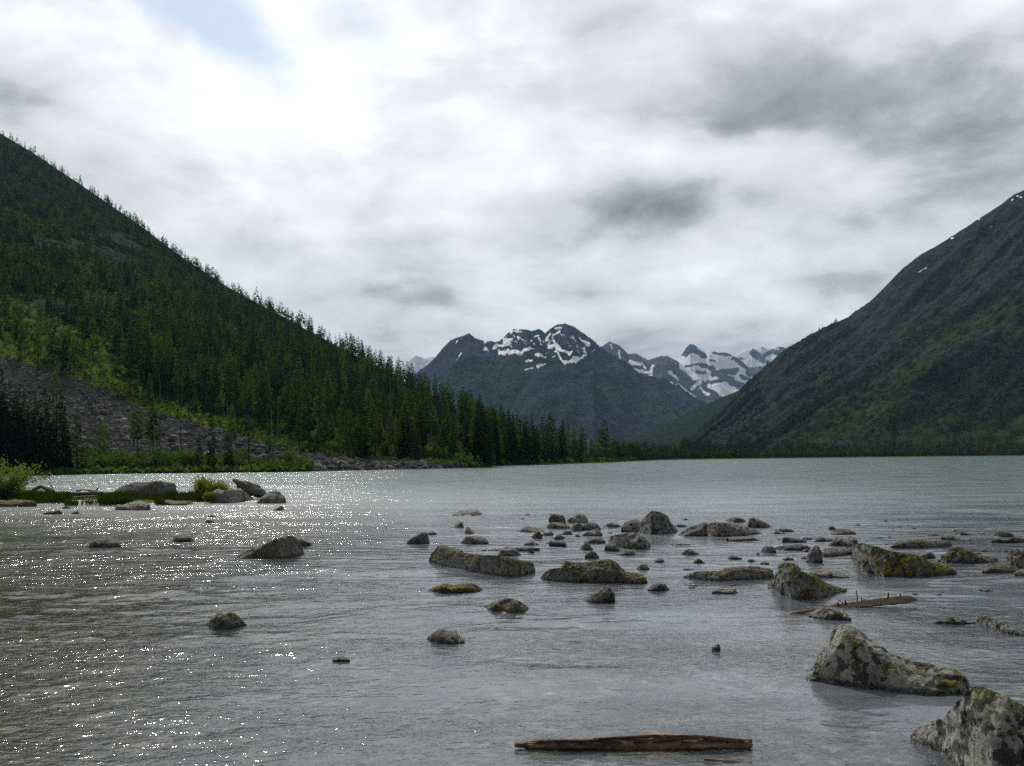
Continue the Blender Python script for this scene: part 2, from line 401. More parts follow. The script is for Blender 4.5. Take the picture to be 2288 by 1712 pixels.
def mat_stone():
    t = NT('scree_stone'); v = t.attr('tint'); P = world_pos(t)
    n = t.noise(P, 3.0, 4, 0.6)
    col = t.mix(t.ss(v, 0.25, 0.8), C3(0.074, 0.075, 0.067), C3(0.18, 0.18, 0.163))
    col = t.mix(t.ss(v, 0.86, 0.98), col, C3(0.36, 0.35, 0.33)); col = t.mix(t.ss(n, 0.45, 0.7, 0, 0.5), col, C3(0.05, 0.048, 0.045))
    bs = t.n('ShaderNodeBsdfDiffuse'); t.link(col, bs.inputs[0]); t.link(bs.outputs[0], t.out.inputs[0])
    return t.m

def mat_bed_stone():
    t = NT('bed_stone'); v = t.attr('tint')
    col = t.mix(v, C3(0.09, 0.075, 0.045), C3(0.38, 0.34, 0.26))
    bs = t.n('ShaderNodeBsdfDiffuse'); t.link(col, bs.inputs[0]); t.link(bs.outputs[0], t.out.inputs[0])
    return t.m

M = dict(
    bed_stone=mat_bed_stone(),
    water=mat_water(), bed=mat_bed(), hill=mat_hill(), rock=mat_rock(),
    right=mat_mountain('right_mountain', C3(0.016, 0.019, 0.017), C3(0.050, 0.053, 0.048), C3(0.012, 0.020, 0.009), C3(0.044, 0.056, 0.021), 0.007, bump_d=9.0),
    central=mat_mountain('central_mountain', C3(0.022, 0.027, 0.040), C3(0.052, 0.057, 0.075), C3(0.011, 0.025, 0.019), C3(0.036, 0.060, 0.034), 0.0016, bump_d=22.0),  # bluish rock and blue-green cover put distance haze into the colour
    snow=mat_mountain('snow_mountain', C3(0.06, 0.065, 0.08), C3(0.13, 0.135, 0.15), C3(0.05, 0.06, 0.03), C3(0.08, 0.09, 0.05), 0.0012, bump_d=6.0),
    spruce=mat_foliage('spruce_needles', C3(0.010, 0.019, 0.008), C3(0.026, 0.043, 0.015), C3(0.042, 0.064, 0.022), 0.35, 0.25),
    larch=mat_foliage('larch_needles', C3(0.022, 0.040, 0.010), C3(0.056, 0.088, 0.018), C3(0.105, 0.140, 0.032), 0.35, 0.40),
    leaf=mat_foliage('shrub_leaves', C3(0.040, 0.072, 0.018), C3(0.095, 0.140, 0.038), C3(0.10, 0.15, 0.06), 0.9, 0.40),
    willow=mat_foliage('willow_leaves', C3(0.10, 0.15, 0.05), C3(0.19, 0.25, 0.08), C3(0.15, 0.21, 0.08), 3.0, 0.45),
    grass=mat_foliage('grass_blades', C3(0.014, 0.030, 0.007), C3(0.030, 0.055, 0.011), C3(0.050, 0.075, 0.014), 2.0, 0.35),
    gold=mat_foliage('pale_grass', C3(0.12, 0.15, 0.025), C3(0.24, 0.25, 0.05), C3(0.16, 0.20, 0.04), 3.0, 0.40),
    bark=mat_bark('bark', C3(0.035, 0.028, 0.022), C3(0.075, 0.060, 0.048), 4.0),
    drift=mat_bark('driftwood', C3(0.028, 0.019, 0.013), C3(0.36, 0.23, 0.14), 8.0, 0.6, (0.09, 1.5, 1.5), 0.35),
    grey_wood=mat_bark('weathered_wood', C3(0.12, 0.11, 0.10), C3(0.30, 0.28, 0.25), 7.0, 0.8, (0.2, 1, 1)),
    stone=mat_stone(),
)

def mat_bank():
    t = NT('river_bank'); P = world_pos(t)
    a = t.noise(P, 1.3, 5, 0.6); b = t.noise(P, 9, 4, 0.6)
    col = t.mix(t.ss(a, 0.35, 0.62), C3(0.045, 0.040, 0.022), C3(0.10, 0.11, 0.018))
    col = t.mix(t.ss(b, 0.45, 0.7), col, C3(0.16, 0.155, 0.03))
    bump = t.n('ShaderNodeBump', Strength=1.0, Distance=0.06); t.link(b, bump.inputs['Height'])
    bs = t.n('ShaderNodeBsdfDiffuse'); t.link(col, bs.inputs[0]); t.link(bump.outputs[0], bs.inputs['Normal']); t.link(bs.outputs[0], t.out.inputs[0])
    return t.m
M['bank'] = mat_bank()
M['log_red'] = mat_bark('bare_log', C3(0.17, 0.135, 0.11), C3(0.42, 0.34, 0.27), 5.0, 0.7, (0.15, 1.4, 1.4), 0.3)

# ------------------------------------------------------------------ setting: bed, water
def structure(name, me): return link(name, me, kind='structure')

def lake_bed():
    ys = np.concatenate([[-300, -20, 0], np.linspace(3, 60, 60), [90, 150, 400, 1500, 6000, 30000]])
    us = np.linspace(-1, 1, 61)
    V = []
    for y in ys:
        half = 25 + max(y, 0) * 0.9 if y < 5000 else y * 1.4
        if y < 0: half = 60
        for u in us:
            x = u * half
            V.append((x, y, 0))
    V = np.array(V)
    dep = 0.16 + 0.016 * np.clip(V[:, 1] - 6, 0, 200) + np.clip(-V[:, 0] * 0.02, 0, 0.3)
    dep = np.where(V[:, 1] > 200, 3.5, dep)
    V[:, 2] = -dep + 0.05 * fbm(V[:, 0] * 0.5, V[:, 1] * 0.5)
    return structure('lake_bed', mesh_from('lake_bed', V, grid_faces(len(ys), len(us)), [M['bed']]))
lake_bed()

def lake_water():
    inv = np.linspace(1 / 6.2, 1 / 1400.0, 760)
    Ys = np.concatenate([[-30, -8, 0.5, 2, 3.5, 5.2], 1 / inv])
    nx = 760
    us = np.linspace(-1, 1, nx); us = np.sign(us) * (0.72 * np.abs(us) + 0.28 * np.abs(us)**5)
    half = np.where(Ys < 6, 8.0, 0)
    half = np.maximum(half, 1.0 + np.abs(Ys) * 0.80)
    Xg = us[None, :] * half[:, None]; Yg = np.repeat(Ys[:, None], nx, 1)
    dy = np.abs(np.gradient(Ys))[:, None] * np.ones((1, nx))
    z = np.zeros_like(Xg)
    # gentle waves, crests drawn out across the view; the stream on the left runs faster
    left = 1 / (1 + np.exp((Xg / np.maximum(Yg, 4) + 0.12) * 14))
    for lam, amp, rot, st, sd in ((2.6, 0.026, 0.12, 0.45, 1), (1.1, 0.024, -0.2, 0.5, 2), (0.52, 0.015, 0.28, 0.55, 3), (0.27, 0.0085, -0.1, 0.6, 4), (0.14, 0.0035, 0.2, 0.7, 5)):
        c, s = math.cos(rot), math.sin(rot)
        a = (Xg * c + Yg * s) / lam * st; b = (-Xg * s + Yg * c) / lam
        n = perlin(a + 3.1 * sd, b, 0.21 * sd)
        sharp = n + 0.35 * (np.abs(n) * 2 - 0.5)
        fade = np.clip(lam / (2.2 * dy) - 0.6, 0, 1)
        z += amp * fade * sharp * (0.70 + 0.65 * left)
    calm = 0.45 + 0.85 * np.clip(0.5 + fbm(Xg * 0.16, Yg * 0.34, o=3) * 1.9, 0, 1)
    z *= calm
    V = np.stack([Xg, Yg, z], -1).reshape(-1, 3)
    return structure('lake_water', mesh_from('lake_water', V, grid_faces(len(Ys), nx), [M['water']]))
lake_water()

# ------------------------------------------------------------------ terrain in polar strips
def curve(pts, use='both'):
    p = np.array(pts, float); X, Z = tan(p[:, 0], p[:, 1]); o = np.argsort(X)
    return X[o], Z[o]

class Terrain:
    """heightfield over azimuth tangent X and s (0 shore .. 1 crest)"""
    def __init__(s, Xs, S, d0, d1, zr, prof, noise):
        s.Xs, s.S = Xs, S
        Xg, Sg = np.meshgrid(Xs, S)
        D0, D1, Z1 = np.interp(Xg, Xs, d0), np.interp(Xg, Xs, d1), np.interp(Xg, Xs, zr)
        s.Y = D0 + (D1 - D0) * Sg
        z = prof(Sg, Z1)
        s.Xg = Xg; s.Sg = Sg
        s.x = Xg * s.Y
        s.z = z + noise(s.x, s.Y, Xg, Sg, Z1)
        s.px, s.py = pix(s.x, s.Y, s.z)
    def verts(s): return np.stack([s.x, s.Y, s.z], -1).reshape(-1, 3)
    def faces(s): return grid_faces(len(s.S), len(s.Xs))
    def sample(s, X, S, arr):
        ix = np.interp(X, s.Xs, np.arange(len(s.Xs))); iy = np.interp(S, s.S, np.arange(len(s.S)))
        x0 = np.clip(ix.astype(int), 0, len(s.Xs) - 2); y0 = np.clip(iy.astype(int), 0, len(s.S) - 2)
        fx = ix - x0; fy = iy - y0
        return (arr[y0, x0] * (1 - fx) * (1 - fy) + arr[y0, x0 + 1] * fx * (1 - fy) + arr[y0 + 1, x0] * (1 - fx) * fy + arr[y0 + 1, x0 + 1] * fx * fy)

def in_poly(px, py, poly):
    px = np.asarray(px); py = np.asarray(py); r = np.zeros(px.shape, bool); n = len(poly)
    for i in range(n):
        x0, y0 = poly[i]; x1, y1 = poly[(i + 1) % n]
        c = ((y0 > py) != (y1 > py)) & (px < (x1 - x0) * (py - y0) / (y1 - y0 + 1e-9) + x0)
        r ^= c
    return r

D2P = 1.0344
SHORE = [(-600, 1069), (60, 1062), (150, 1061), (290, 1058.5), (633, 1055), (871, 1049.5), (1000, 1047), (1083, 1044.5), (1098, 1041), (1200, 1038), (1350, 1033.6), (1430, 1030), (1514, 1027.4), (1700, 1025), (2000, 1021.3), (2288, 1018.7), (2700, 1014.8), (3300, 1009.0)]
sp = np.array(SHORE); shX, _ = tan(sp[:, 0], sp[:, 1]); shD = dist0(sp[:, 0], sp[:, 1])
def shore(X): return np.interp(X, shX, shD)

# left wooded slope. skyline of the ground (tree tops minus trees)
LEFT_SKY = [(-700, -230), (-300, 80), (0, 292 + 6), (62, 326 + 8), (176, 396 + 14), (300, 474 + 20), (414, 556 + 24), (517, 618 + 28), (620, 668 + 34), (724, 714 + 44), (827, 762 + 52), (931, 812 + 60), (1034, 860 + 66), (1086, 890 + 66), (1138, 922 + 60), (1241, 957 + 52), (1345, 985 + 38), (1395, 1022), (1440, 1025)]
lx, lz = curve(LEFT_SKY)
Xs = np.concatenate([np.linspace(-0.86, -0.53, 60)[:-1], np.linspace(-0.53, 0.135, 330)])
d0 = shore(Xs)
d1p = np.array([(-700, 1750), (-300, 1500), (0, 1330), (414, 960), (724, 680), (931, 520), (1034, 470), (1138, 450), (1241, 470), (1345, 520), (1440, 640)], float)
d1 = np.interp(Xs, tan(d1p[:, 0], 700)[0], d1p[:, 1]); d1 = np.maximum(d1, d0 + 60)
zr = HC + np.interp(Xs, lx, lz) * d1
S = np.concatenate([[-0.12, -0.04, -0.012], np.linspace(0, 0.3, 90), np.linspace(0.3, 1.0, 150)[1:], [1.06, 1.2, 1.5]])
def lprof(s, z1):
    up = 0.55 * np.clip(s / 0.012, 0, 1) + np.maximum(z1 - 0.55, 0.1) * np.clip(s, 0, 1)**1.28
    up = np.where(s < 0, s * 9.0, up)
    return np.where(s > 1, z1 * (1 - 0.55 * (s - 1)), up)
def lnoise(x, y, X, s, z1):
    w = np.clip(s * 6, 0, 1) * np.clip((1.0 - s) * 4, 0.10, 1) * np.clip(z1 / 60, 0.05, 1)
    return w * (9 * fbm(x / 130, y / 130, o=4) + 5.0 * ridged(x / 70 + 3, y / 70, 3) - 1.5) + np.clip(s * 30, 0, 1) * 0.35 * fbm(x / 6, y / 6, o=3)
LEFT = Terrain(Xs, S, d0, d1, zr, lprof, lnoise)
SCREE = [(-400, 760), (0, 790), (60, 815), (180, 850), (300, 905), (420, 945), (520, 968), (640, 1006), (760, 1026), (900, 1038), (1040, 1043), (1050, 1050), (870, 1060), (640, 1062), (560, 1030), (330, 1022), (200, 1015), (60, 1020), (-400, 1010)]
CLEAR = [(-300, 640), (0, 660), (110, 700), (200, 745), (265, 800), (330, 880), (480, 940), (620, 985), (780, 1010), (900, 1032), (1080, 1038), (1085, 1048), (880, 1036), (700, 1010), (640, 1000), (500, 968), (400, 942), (290, 905), (180, 850), (60, 815), (-300, 800)]
def blur_mask(m, k=3):
    m = m.astype(float)
    for _ in range(k):
        p = np.pad(m, 1, mode='edge')
        m = (p[1:-1, 1:-1] * 2 + p[:-2, 1:-1] + p[2:, 1:-1] + p[1:-1, :-2] + p[1:-1, 2:]) / 6
    return m
scree_m = blur_mask(in_poly(LEFT.px, LEFT.py, SCREE), 2)
clear_m = blur_mask(in_poly(LEFT.px, LEFT.py, CLEAR), 4)
shore_strip = ((LEFT.Sg < 0.018) & (LEFT.px < 700)) | ((LEFT.Sg < 0.04) & (LEFT.px > 1080))
scree_m = np.where(shore_strip, 0, scree_m)
clear_m = np.maximum(clear_m, np.where(shore_strip, 0.45, 0))
patch = np.clip(fbm(LEFT.x / 45, LEFT.Y / 45, o=3) * 2.2 - 0.25, 0, 0.55) * np.clip((0.55 - LEFT.Sg) * 4, 0.25, 1)
clear_m = np.maximum(clear_m, patch)
rockpatch = np.where((LEFT.px < 330) & (LEFT.py < 690) & (LEFT.py > 520), np.clip(fbm(LEFT.x / 40 + 9, LEFT.Y / 60, o=3) * 2.0 + 0.1, 0, 0.62), 0)
scree_m = np.maximum(scree_m, rockpatch)
hill = structure('hillside', mesh_from('hillside', LEFT.verts(), LEFT.faces(), [M['hill']], attrs=dict(scree=scree_m, clear=clear_m)))

# far valley floor behind the lake
Xv = np.linspace(0.03, 1.1, 90); Sv = np.concatenate([[-0.05, -0.01], np.linspace(0, 1, 40)])
vd0 = shore(Xv)
VAL = Terrain(Xv, Sv, vd0, np.full_like(Xv, 4200.0), np.full_like(Xv, 3.0), lambda s, z1: np.where(s < 0, s * 30, 0.5 + 2.5 * np.clip(s * 8, 0, 1)), lambda x, y, X, s, z1: 0 * x)
structure('valley_floor', mesh_from('valley_floor', VAL.verts(), VAL.faces(), [M['hill']], attrs=dict(scree=VAL.x * 0, clear=VAL.x * 0 + np.where(VAL.Sg < 0.012, 0.5, 0.1))))

# ------------------------------------------------------------------ mountains
def T8(p): return [(1300 + .4467 * x, 400 + .4467 * y) for x, y in p]
def T7(p): return [(650 + .31646 * x, 650 + .31646 * y) for x, y in p]

# right mountain
R_SKY = T8([(470, 1405), (500, 1335), (600, 1238), (700, 1152), (800, 1062), (890, 1000), (930, 950), (1000, 885), (1060, 838), (1140, 803), (1200, 770), (1280, 718), (1340, 690), (1420, 635), (1470, 588), (1545, 512), (1610, 445), (1700, 378), (1800, 322), (1900, 258), (2000, 192), (2100, 128), (2160, 80), (2212, 58)]) + [(2400, 370), (2700, 300), (3200, 120)]
rx, rz = curve(R_SKY)
Xr = np.concatenate([np.linspace(rx[0] + 0.0005, 0.53, 520), np.linspace(0.53, 0.95, 60)[1:]])
rd0 = shore(Xr) + 45
rd1 = np.interp(Xr, tan(np.array([1510, 1580, 1700, 1900, 2288, 3200.]), 800)[0], [900, 1350, 2000, 2150, 1950, 1700])
Srr = np.concatenate([[-0.05], np.linspace(0, 1, 230), [1.04, 1.15, 1.4]])
rzr = HC + np.interp(Xr, rx, rz) * rd1
def rprof(s, z1): return np.where(s > 1, z1 * (1 - 0.6 * (s - 1)), np.where(s < 0, -2 + s * 10, 1 + (z1 - 1) * np.clip(s, 0, 1)**1.10))
def rnoise(x, y, X, s, z1):
    e = np.clip(s * 7, 0, 1) * np.clip((1 - s) * 7, 0.0, 1) * np.clip(z1 / 150, 0.04, 1)
    # spurs and gullies that run down the slope to the left
    q = X * 6.0 - s * 2.5
    sp_ = ridged(q * 1.3, s * 0.9 + 4, 3)
    g = e * (40 * sp_ + 18 * ridged(q * 4.1 + 2, s * 1.5, 3) + 12 * fbm(x / 120, y / 120, o=5)) * (0.4 + 0.6 * s)
    rough = np.clip((1 - s) * 30, 0.25, 1) * np.clip(s * 5, 0, 1) * np.clip(z1 / 150, 0.1, 1) * (7.0 * ridged(x / 40, y / 40, 4) + 2.5 * fbm(x / 9, y / 9, o=3))
    return g + rough - 24 * e
RIGHT = Terrain(Xr, Srr, rd0, rd1, rzr, rprof, rnoise)
def band(v, c, w): return np.exp(-((v - c) / w)**2)
strk = RIGHT.py + 0.62 * RIGHT.px                     # constant along the diagonal terraces
strk_n = strk + 30 * fbm(RIGHT.px / 110, RIGHT.py / 110, o=5)
sx = RIGHT.px
hi = np.clip((RIGHT.Sg - 0.55) / 0.3, 0, 1)
green = 0.36 - 0.55 * hi + 0.6 * fbm(RIGHT.x / 110, RIGHT.Y / 110, o=4) + 0.8 * fbm(strk / 26, RIGHT.px / 200, o=4)
green -= 0.45 * band(strk_n, 1990, 60) * np.clip((1950 - sx) / 250, 0, 1)                 # grey scree fan
green -= 0.25 * band(strk_n, 1925, 40) * np.clip((2200 - sx) / 250, 0, 1)
green += 0.40 * band(strk_n, 2105, 50) * np.clip((sx - 1650) / 150, 0, 1)
green += 0.5 * band(RIGHT.py, 960, 40) * np.clip((sx - 1950) / 120, 0, 1)
wood = 0.95 * band(strk_n, 2040, 16) * np.clip((sx - 1620) / 150, 0, 1) + 0.75 * band(strk_n, 2190, 60) * np.clip((sx - 1900) / 200, 0, 1)
wood += 0.75 * np.clip(fbm(strk / 30 + 7, RIGHT.px / 120, o=4) * 2.2 - 0.25, 0, 1) * (RIGHT.Sg < 0.62)
wood += 0.50 * band(strk_n, 1870, 14) * (RIGHT.Sg < 0.9) + 0.6 * np.clip((RIGHT.py - 985) / 20, 0, 1)
wood += 0.5 * band(strk_n, 2290, 50) * np.clip((sx - 2050) / 100, 0, 1)
snow = np.zeros_like(wood)
for (x0, y0, x1, y1, w) in ((1685, 205, 1720, 182, 4), (1848, 297, 1858, 294, 5), (2043, 238, 2050, 237, 4), (1984, 202, 1990, 201, 4), (2150, 104, 2156, 102, 5), (2175, 86, 2200, 92, 5)):
    x0, y0 = T8([(x0, y0)])[0] if x0 > 1800 else T8([(1680, 470)])[0]; x1, y1 = T8([(x1, y1)])[0] if x1 > 1800 else T8([(1725, 445)])[0]
    ax, ay = x1 - x0, y1 - y0; tt = np.clip(((RIGHT.px - x0) * ax + (RIGHT.py - y0) * ay) / (ax * ax + ay * ay + 1e-6), 0, 1)
    dd = np.hypot(RIGHT.px - x0 - tt * ax, RIGHT.py - y0 - tt * ay)
    snow = np.maximum(snow, np.clip(1.15 - dd / (w * 0.5), 0, 0.75))
structure('right_mountain', mesh_from('right_mountain', RIGHT.verts(), RIGHT.faces(), [M['right']], attrs=dict(green=green, wood=wood, snow=snow)))

def mountain(name, sky, d0, d1, mat, amp, prof_e=1.2, gully=14.0, ncol=420, nrow=150, snow_f=None, green_f=None, wood_f=None, jag=0.0, z0=0.0, xpad=0.0):
    mx, mz = curve(sky)
    Xm = np.linspace(mx[0], mx[-1], ncol); Sm = np.concatenate([np.linspace(0, 1, nrow), [1.05, 1.2, 1.6]])
    d1a = np.full_like(Xm, d1); zr_ = HC + np.interp(Xm, mx, mz) * d1a
    zr_ = zr_ + jag * ridged(Xm * 60, Xm * 0 + 2.2, 4)
    def prof(s, z1): return np.where(s > 1, z1 * (1 - 0.5 * (s - 1)), z0 + (z1 - z0) * np.clip(s, 0, 1)**prof_e)
    def nz(x, y, X, s, z1):
        e = np.clip(s * 5, 0, 1) * np.clip((1 - s) * 8, 0, 1)
        warp = 0.35 * fbm(x / 500, y / 500, o=3)
        return e * amp * (0.9 * ridged(X * gully + warp, s * 1.3 + 5, 4) - 0.2 + 0.55 * fbm(x / 260, y / 260, o=5)) + np.clip((1 - s) * 20, 0.1, 1) * amp * 0.10 * ridged(x / 70, y / 70, 4)
    Tn = Terrain(Xm, Sm, np.full_like(Xm, d0), d1a, zr_, prof, nz)
    A = {}
    for k, f in (('snow', snow_f), ('green', green_f), ('wood', wood_f)):
        A[k] = f(Tn) if f else np.zeros_like(Tn.x)
    structure(name, mesh_from(name, Tn.verts(), Tn.faces(), [M[mat]], attrs=A))
    return Tn

# dark wooded slope at the right foot of the central mountain
WS = [(1150, 1030)] + T8([(150, 1350), (230, 1302), (360, 1240), (480, 1196), (560, 1155), (640, 1118), (720, 1085), (800, 1052), (900, 1000), (1000, 950)]) + [(1900, 800)]
WOODED = mountain('wooded_slope', WS, 1500, 2600, 'central', 18, 1.15, 12, 240, 90, green_f=lambda T: 0.5 + 0 * T.x, wood_f=lambda T: 0.85 + 0.3 * fbm(T.x / 150, T.Y / 150))

CEN = T7([(300, 900), (700, 720), (975, 520), (1050, 440), (1130, 355), (1190, 330), (1230, 318), (1258, 311), (1300, 340), (1340, 360), (1380, 376), (1400, 385), (1430, 380), (1490, 345), (1530, 305), (1572, 276), (1640, 283), (1700, 290), (1750, 276), (1775, 292), (1792, 312), (1830, 280), (1870, 250), (1900, 245), (1940, 243), (2010, 270), (2060, 302), (2100, 331), (2150, 365)]) + T8([(0, 772), (80, 832), (140, 872), (200, 914), (300, 990), (400, 1040), (500, 1082), (620, 1130), (800, 1210), (1000, 1300)])
CSNOW = [(1430, 400, 1545, 372, 14), (1470, 430, 1510, 445, 14), (1540, 430, 1610, 435, 16), (1600, 445, 1690, 400, 14), (1500, 360, 1560, 340, 10), (1560, 290, 1600, 285, 8), (1700, 355, 1715, 352, 6), (1725, 315, 1740, 308, 8), (1660, 500, 1700, 495, 10), (1730, 455, 1790, 462, 10), (1745, 535, 1795, 515, 11), (1660, 556, 1710, 550, 6), (1800, 350, 1830, 300, 10), (1870, 262, 1905, 262, 12), (1890, 280, 1850, 320, 7), (1830, 395, 1880, 385, 14), (1880, 400, 1960, 440, 16), (1960, 440, 1990, 425, 10), (1868, 425, 1925, 505, 9), (1930, 505, 2010, 490, 13), (2010, 490, 2085, 455, 11), (1985, 470, 2030, 475, 9), (1205, 435, 1165, 490, 4), (1175, 350, 1160, 365, 4), (2130, 430, 2150, 410, 6), (2075, 400, 2080, 420, 4), (1600, 320, 1610, 345, 4), (1850, 470, 1860, 465, 5), (1500, 350, 1600, 360, 4), (1925, 300, 1935, 320, 4)]
def csnow(T):
    X = (T.px - 650) / .31646 + 26 * fbm(T.px / 14, T.py / 14, o=4); Yp = (T.py - 650) / .31646 + 22 * fbm(T.px / 12 + 5, T.py / 12, o=4); s = np.zeros_like(T.x)
    for (x0, y0, x1, y1, w) in CSNOW:
        ax, ay = x1 - x0, y1 - y0; tt = np.clip(((X - x0) * ax + (Yp - y0) * ay) / (ax * ax + ay * ay + 1e-6), 0, 1)
        s = np.maximum(s, np.clip(0.95 - 0.5 * np.hypot(X - x0 - tt * ax, Yp - y0 - tt * ay) / w, 0, 1))
    st = np.clip((ridged(T.px / 22 - T.py / 46 + 0.6 * fbm(T.px / 30, T.py / 30), T.py / 60, 4) - 0.50) * 1.9, 0, 0.8) * np.clip(1 - np.abs(T.py - 765) / 60, 0, 1) * (T.px > 1080)
    return np.maximum(s * 0.95, 1.0 * st)
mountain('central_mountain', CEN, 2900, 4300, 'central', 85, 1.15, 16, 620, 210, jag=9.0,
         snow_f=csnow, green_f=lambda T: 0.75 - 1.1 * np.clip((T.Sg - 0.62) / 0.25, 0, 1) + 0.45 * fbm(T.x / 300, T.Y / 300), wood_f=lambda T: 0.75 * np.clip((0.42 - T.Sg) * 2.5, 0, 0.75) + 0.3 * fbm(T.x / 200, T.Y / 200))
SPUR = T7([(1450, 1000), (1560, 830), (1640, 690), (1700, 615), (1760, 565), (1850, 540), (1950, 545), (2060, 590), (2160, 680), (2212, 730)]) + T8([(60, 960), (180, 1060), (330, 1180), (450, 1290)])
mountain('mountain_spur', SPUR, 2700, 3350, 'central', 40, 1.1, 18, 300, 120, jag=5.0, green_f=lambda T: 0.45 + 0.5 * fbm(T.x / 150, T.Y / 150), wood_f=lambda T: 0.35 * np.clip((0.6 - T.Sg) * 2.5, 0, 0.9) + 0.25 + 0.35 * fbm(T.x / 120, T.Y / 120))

def fsnow(base, rock):
    def f(T):
        r = ridged(T.Xg * 30 + 1.2 * T.Sg + 0.5 * fbm(T.x / 400, T.z / 200), T.Sg * 5, 4)
        return base - 0.72 * rock * np.clip(r - 0.05, 0, 1) + 0.25 * fbm(T.x / 350, T.z / 120, o=4)
    return f
F1 = T8([(-150, 870), (40, 870), (100, 838), (140, 812), (170, 828), (200, 850), (235, 885), (270, 884), (300, 896), (330, 912), (380, 900), (430, 892), (470, 915), (520, 950), (580, 990), (640, 1040), (760, 1120), (900, 1220)])
def caps(T, L, warp=14):
    X = (T.px - 1300) / .4467 + warp * fbm(T.px / 12, T.py / 12, o=4); Yp = (T.py - 400) / .4467 + warp * 0.7 * fbm(T.px / 12 + 5, T.py / 12, o=4); s = np.zeros_like(T.x)
    for (x0, y0, x1, y1, w) in L:
        ax, ay = x1 - x0, y1 - y0; tt = np.clip(((X - x0) * ax + (Yp - y0) * ay) / (ax * ax + ay * ay + 1e-6), 0, 1)
        s = np.maximum(s, np.clip(1.0 - 0.5 * np.hypot(X - x0 - tt * ax, Yp - y0 - tt * ay) / w, 0, 1))
    return s
F1S = [(185, 860, 195, 890, 5), (140, 830, 150, 850, 3), (240, 915, 290, 930, 8), (270, 955, 330, 968, 9), (340, 985, 355, 935, 8), (365, 1010, 450, 1025, 8), (480, 1030, 560, 1092, 9), (555, 1045, 590, 1018, 9), (590, 1045, 630, 1078, 8), (440, 965, 480, 1005, 5), (640, 1030, 705, 1078, 10), (500, 930, 560, 985, 14), (560, 990, 660, 1000, 14), (300, 920, 320, 945, 5)]
F2D = [(512, 872, 560, 836, 15), (555, 850, 612, 886, 11), (655, 870, 740, 880, 6), (760, 897, 832, 948, 9), (840, 965, 900, 946, 17), (875, 965, 885, 1020, 24), (600, 930, 660, 952, 9), (660, 975, 765, 962, 14), (700, 992, 742, 1005, 13), (575, 962, 612, 972, 7), (750, 1012, 845, 1060, 15), (520, 936, 585, 926, 5), (620, 1020, 700, 1010, 7), (800, 990, 830, 1000, 9), (640, 905, 660, 910, 5)]
F3D = [(855, 868, 905, 905, 15), (905, 890, 945, 868, 9), (960, 862, 1000, 880, 10), (1000, 850, 1040, 870, 8), (760, 905, 800, 900, 4), (930, 915, 950, 930, 6)]
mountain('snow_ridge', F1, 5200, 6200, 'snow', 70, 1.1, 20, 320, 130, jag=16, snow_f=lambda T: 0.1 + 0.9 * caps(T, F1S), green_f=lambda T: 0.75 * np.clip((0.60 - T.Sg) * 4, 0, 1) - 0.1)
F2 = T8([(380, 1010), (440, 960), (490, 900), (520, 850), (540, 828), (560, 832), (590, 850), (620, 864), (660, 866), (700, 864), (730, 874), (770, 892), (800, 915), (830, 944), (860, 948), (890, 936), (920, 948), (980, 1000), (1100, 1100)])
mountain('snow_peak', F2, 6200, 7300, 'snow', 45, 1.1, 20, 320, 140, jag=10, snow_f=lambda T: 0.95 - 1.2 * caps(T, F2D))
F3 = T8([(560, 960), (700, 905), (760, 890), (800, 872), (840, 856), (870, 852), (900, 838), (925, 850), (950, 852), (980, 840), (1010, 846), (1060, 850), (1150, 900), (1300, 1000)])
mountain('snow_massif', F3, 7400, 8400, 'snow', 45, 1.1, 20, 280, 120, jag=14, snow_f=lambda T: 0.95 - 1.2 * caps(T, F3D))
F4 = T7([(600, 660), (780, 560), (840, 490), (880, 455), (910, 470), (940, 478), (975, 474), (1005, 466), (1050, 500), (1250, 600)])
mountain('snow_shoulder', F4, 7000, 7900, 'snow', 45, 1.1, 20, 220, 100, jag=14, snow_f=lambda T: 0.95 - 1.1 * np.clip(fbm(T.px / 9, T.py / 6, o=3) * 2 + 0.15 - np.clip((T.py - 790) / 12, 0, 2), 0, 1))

# ------------------------------------------------------------------ haze: one closed box of even air
def haze():
    x, y0_, y1_, z0_, z1_ = 7000, -250, 11000, -6, 1300
    V = [(-x, y0_, z0_), (x, y0_, z0_), (x, y1_, z0_), (-x, y1_, z0_), (-x, y0_, z1_), (x, y0_, z1_), (x, y1_, z1_), (-x, y1_, z1_)]
    Fc = [(0, 3, 2, 1), (4, 5, 6, 7), (0, 1, 5, 4), (1, 2, 6, 5), (2, 3, 7, 6), (3, 0, 4, 7)]
    t = NT('haze'); pv = t.n('ShaderNodeVolumePrincipled'); pv.inputs['Density'].default_value = HAZE; pv.inputs['Color'].default_value = C3(0.42, 0.66, 1.0)
    t.link(pv.outputs[0], t.out.inputs['Volume'])
    link('haze', mesh_from('haze', V, Fc, [t.m], smooth=False), kind='stuff')
HAZE = 4.2e-5
if USE_HAZE: haze()
# ------------------------------------------------------------------ trees
def kites(base, dirv, length, width, rng_):
    """leaf-clump cards: kite quads from base along dirv"""
    n = len(base)
    r = rng_.normal(size=(n, 3)); side = np.cross(dirv, r); side /= np.linalg.norm(side, axis=1)[:, None] + 1e-9
    L = length[:, None]; Wd = width[:, None]
    bend = np.cross(dirv, side) * (rng_.uniform(-0.25, 0.25, n)[:, None] * L)
    V = np.stack([base, base + dirv * L * 0.45 + side * Wd + bend, base + dirv * L, base + dirv * L * 0.45 - side * Wd + bend], 1).reshape(-1, 3)
    Fc = np.arange(n * 4).reshape(-1, 4)
    return V, Fc

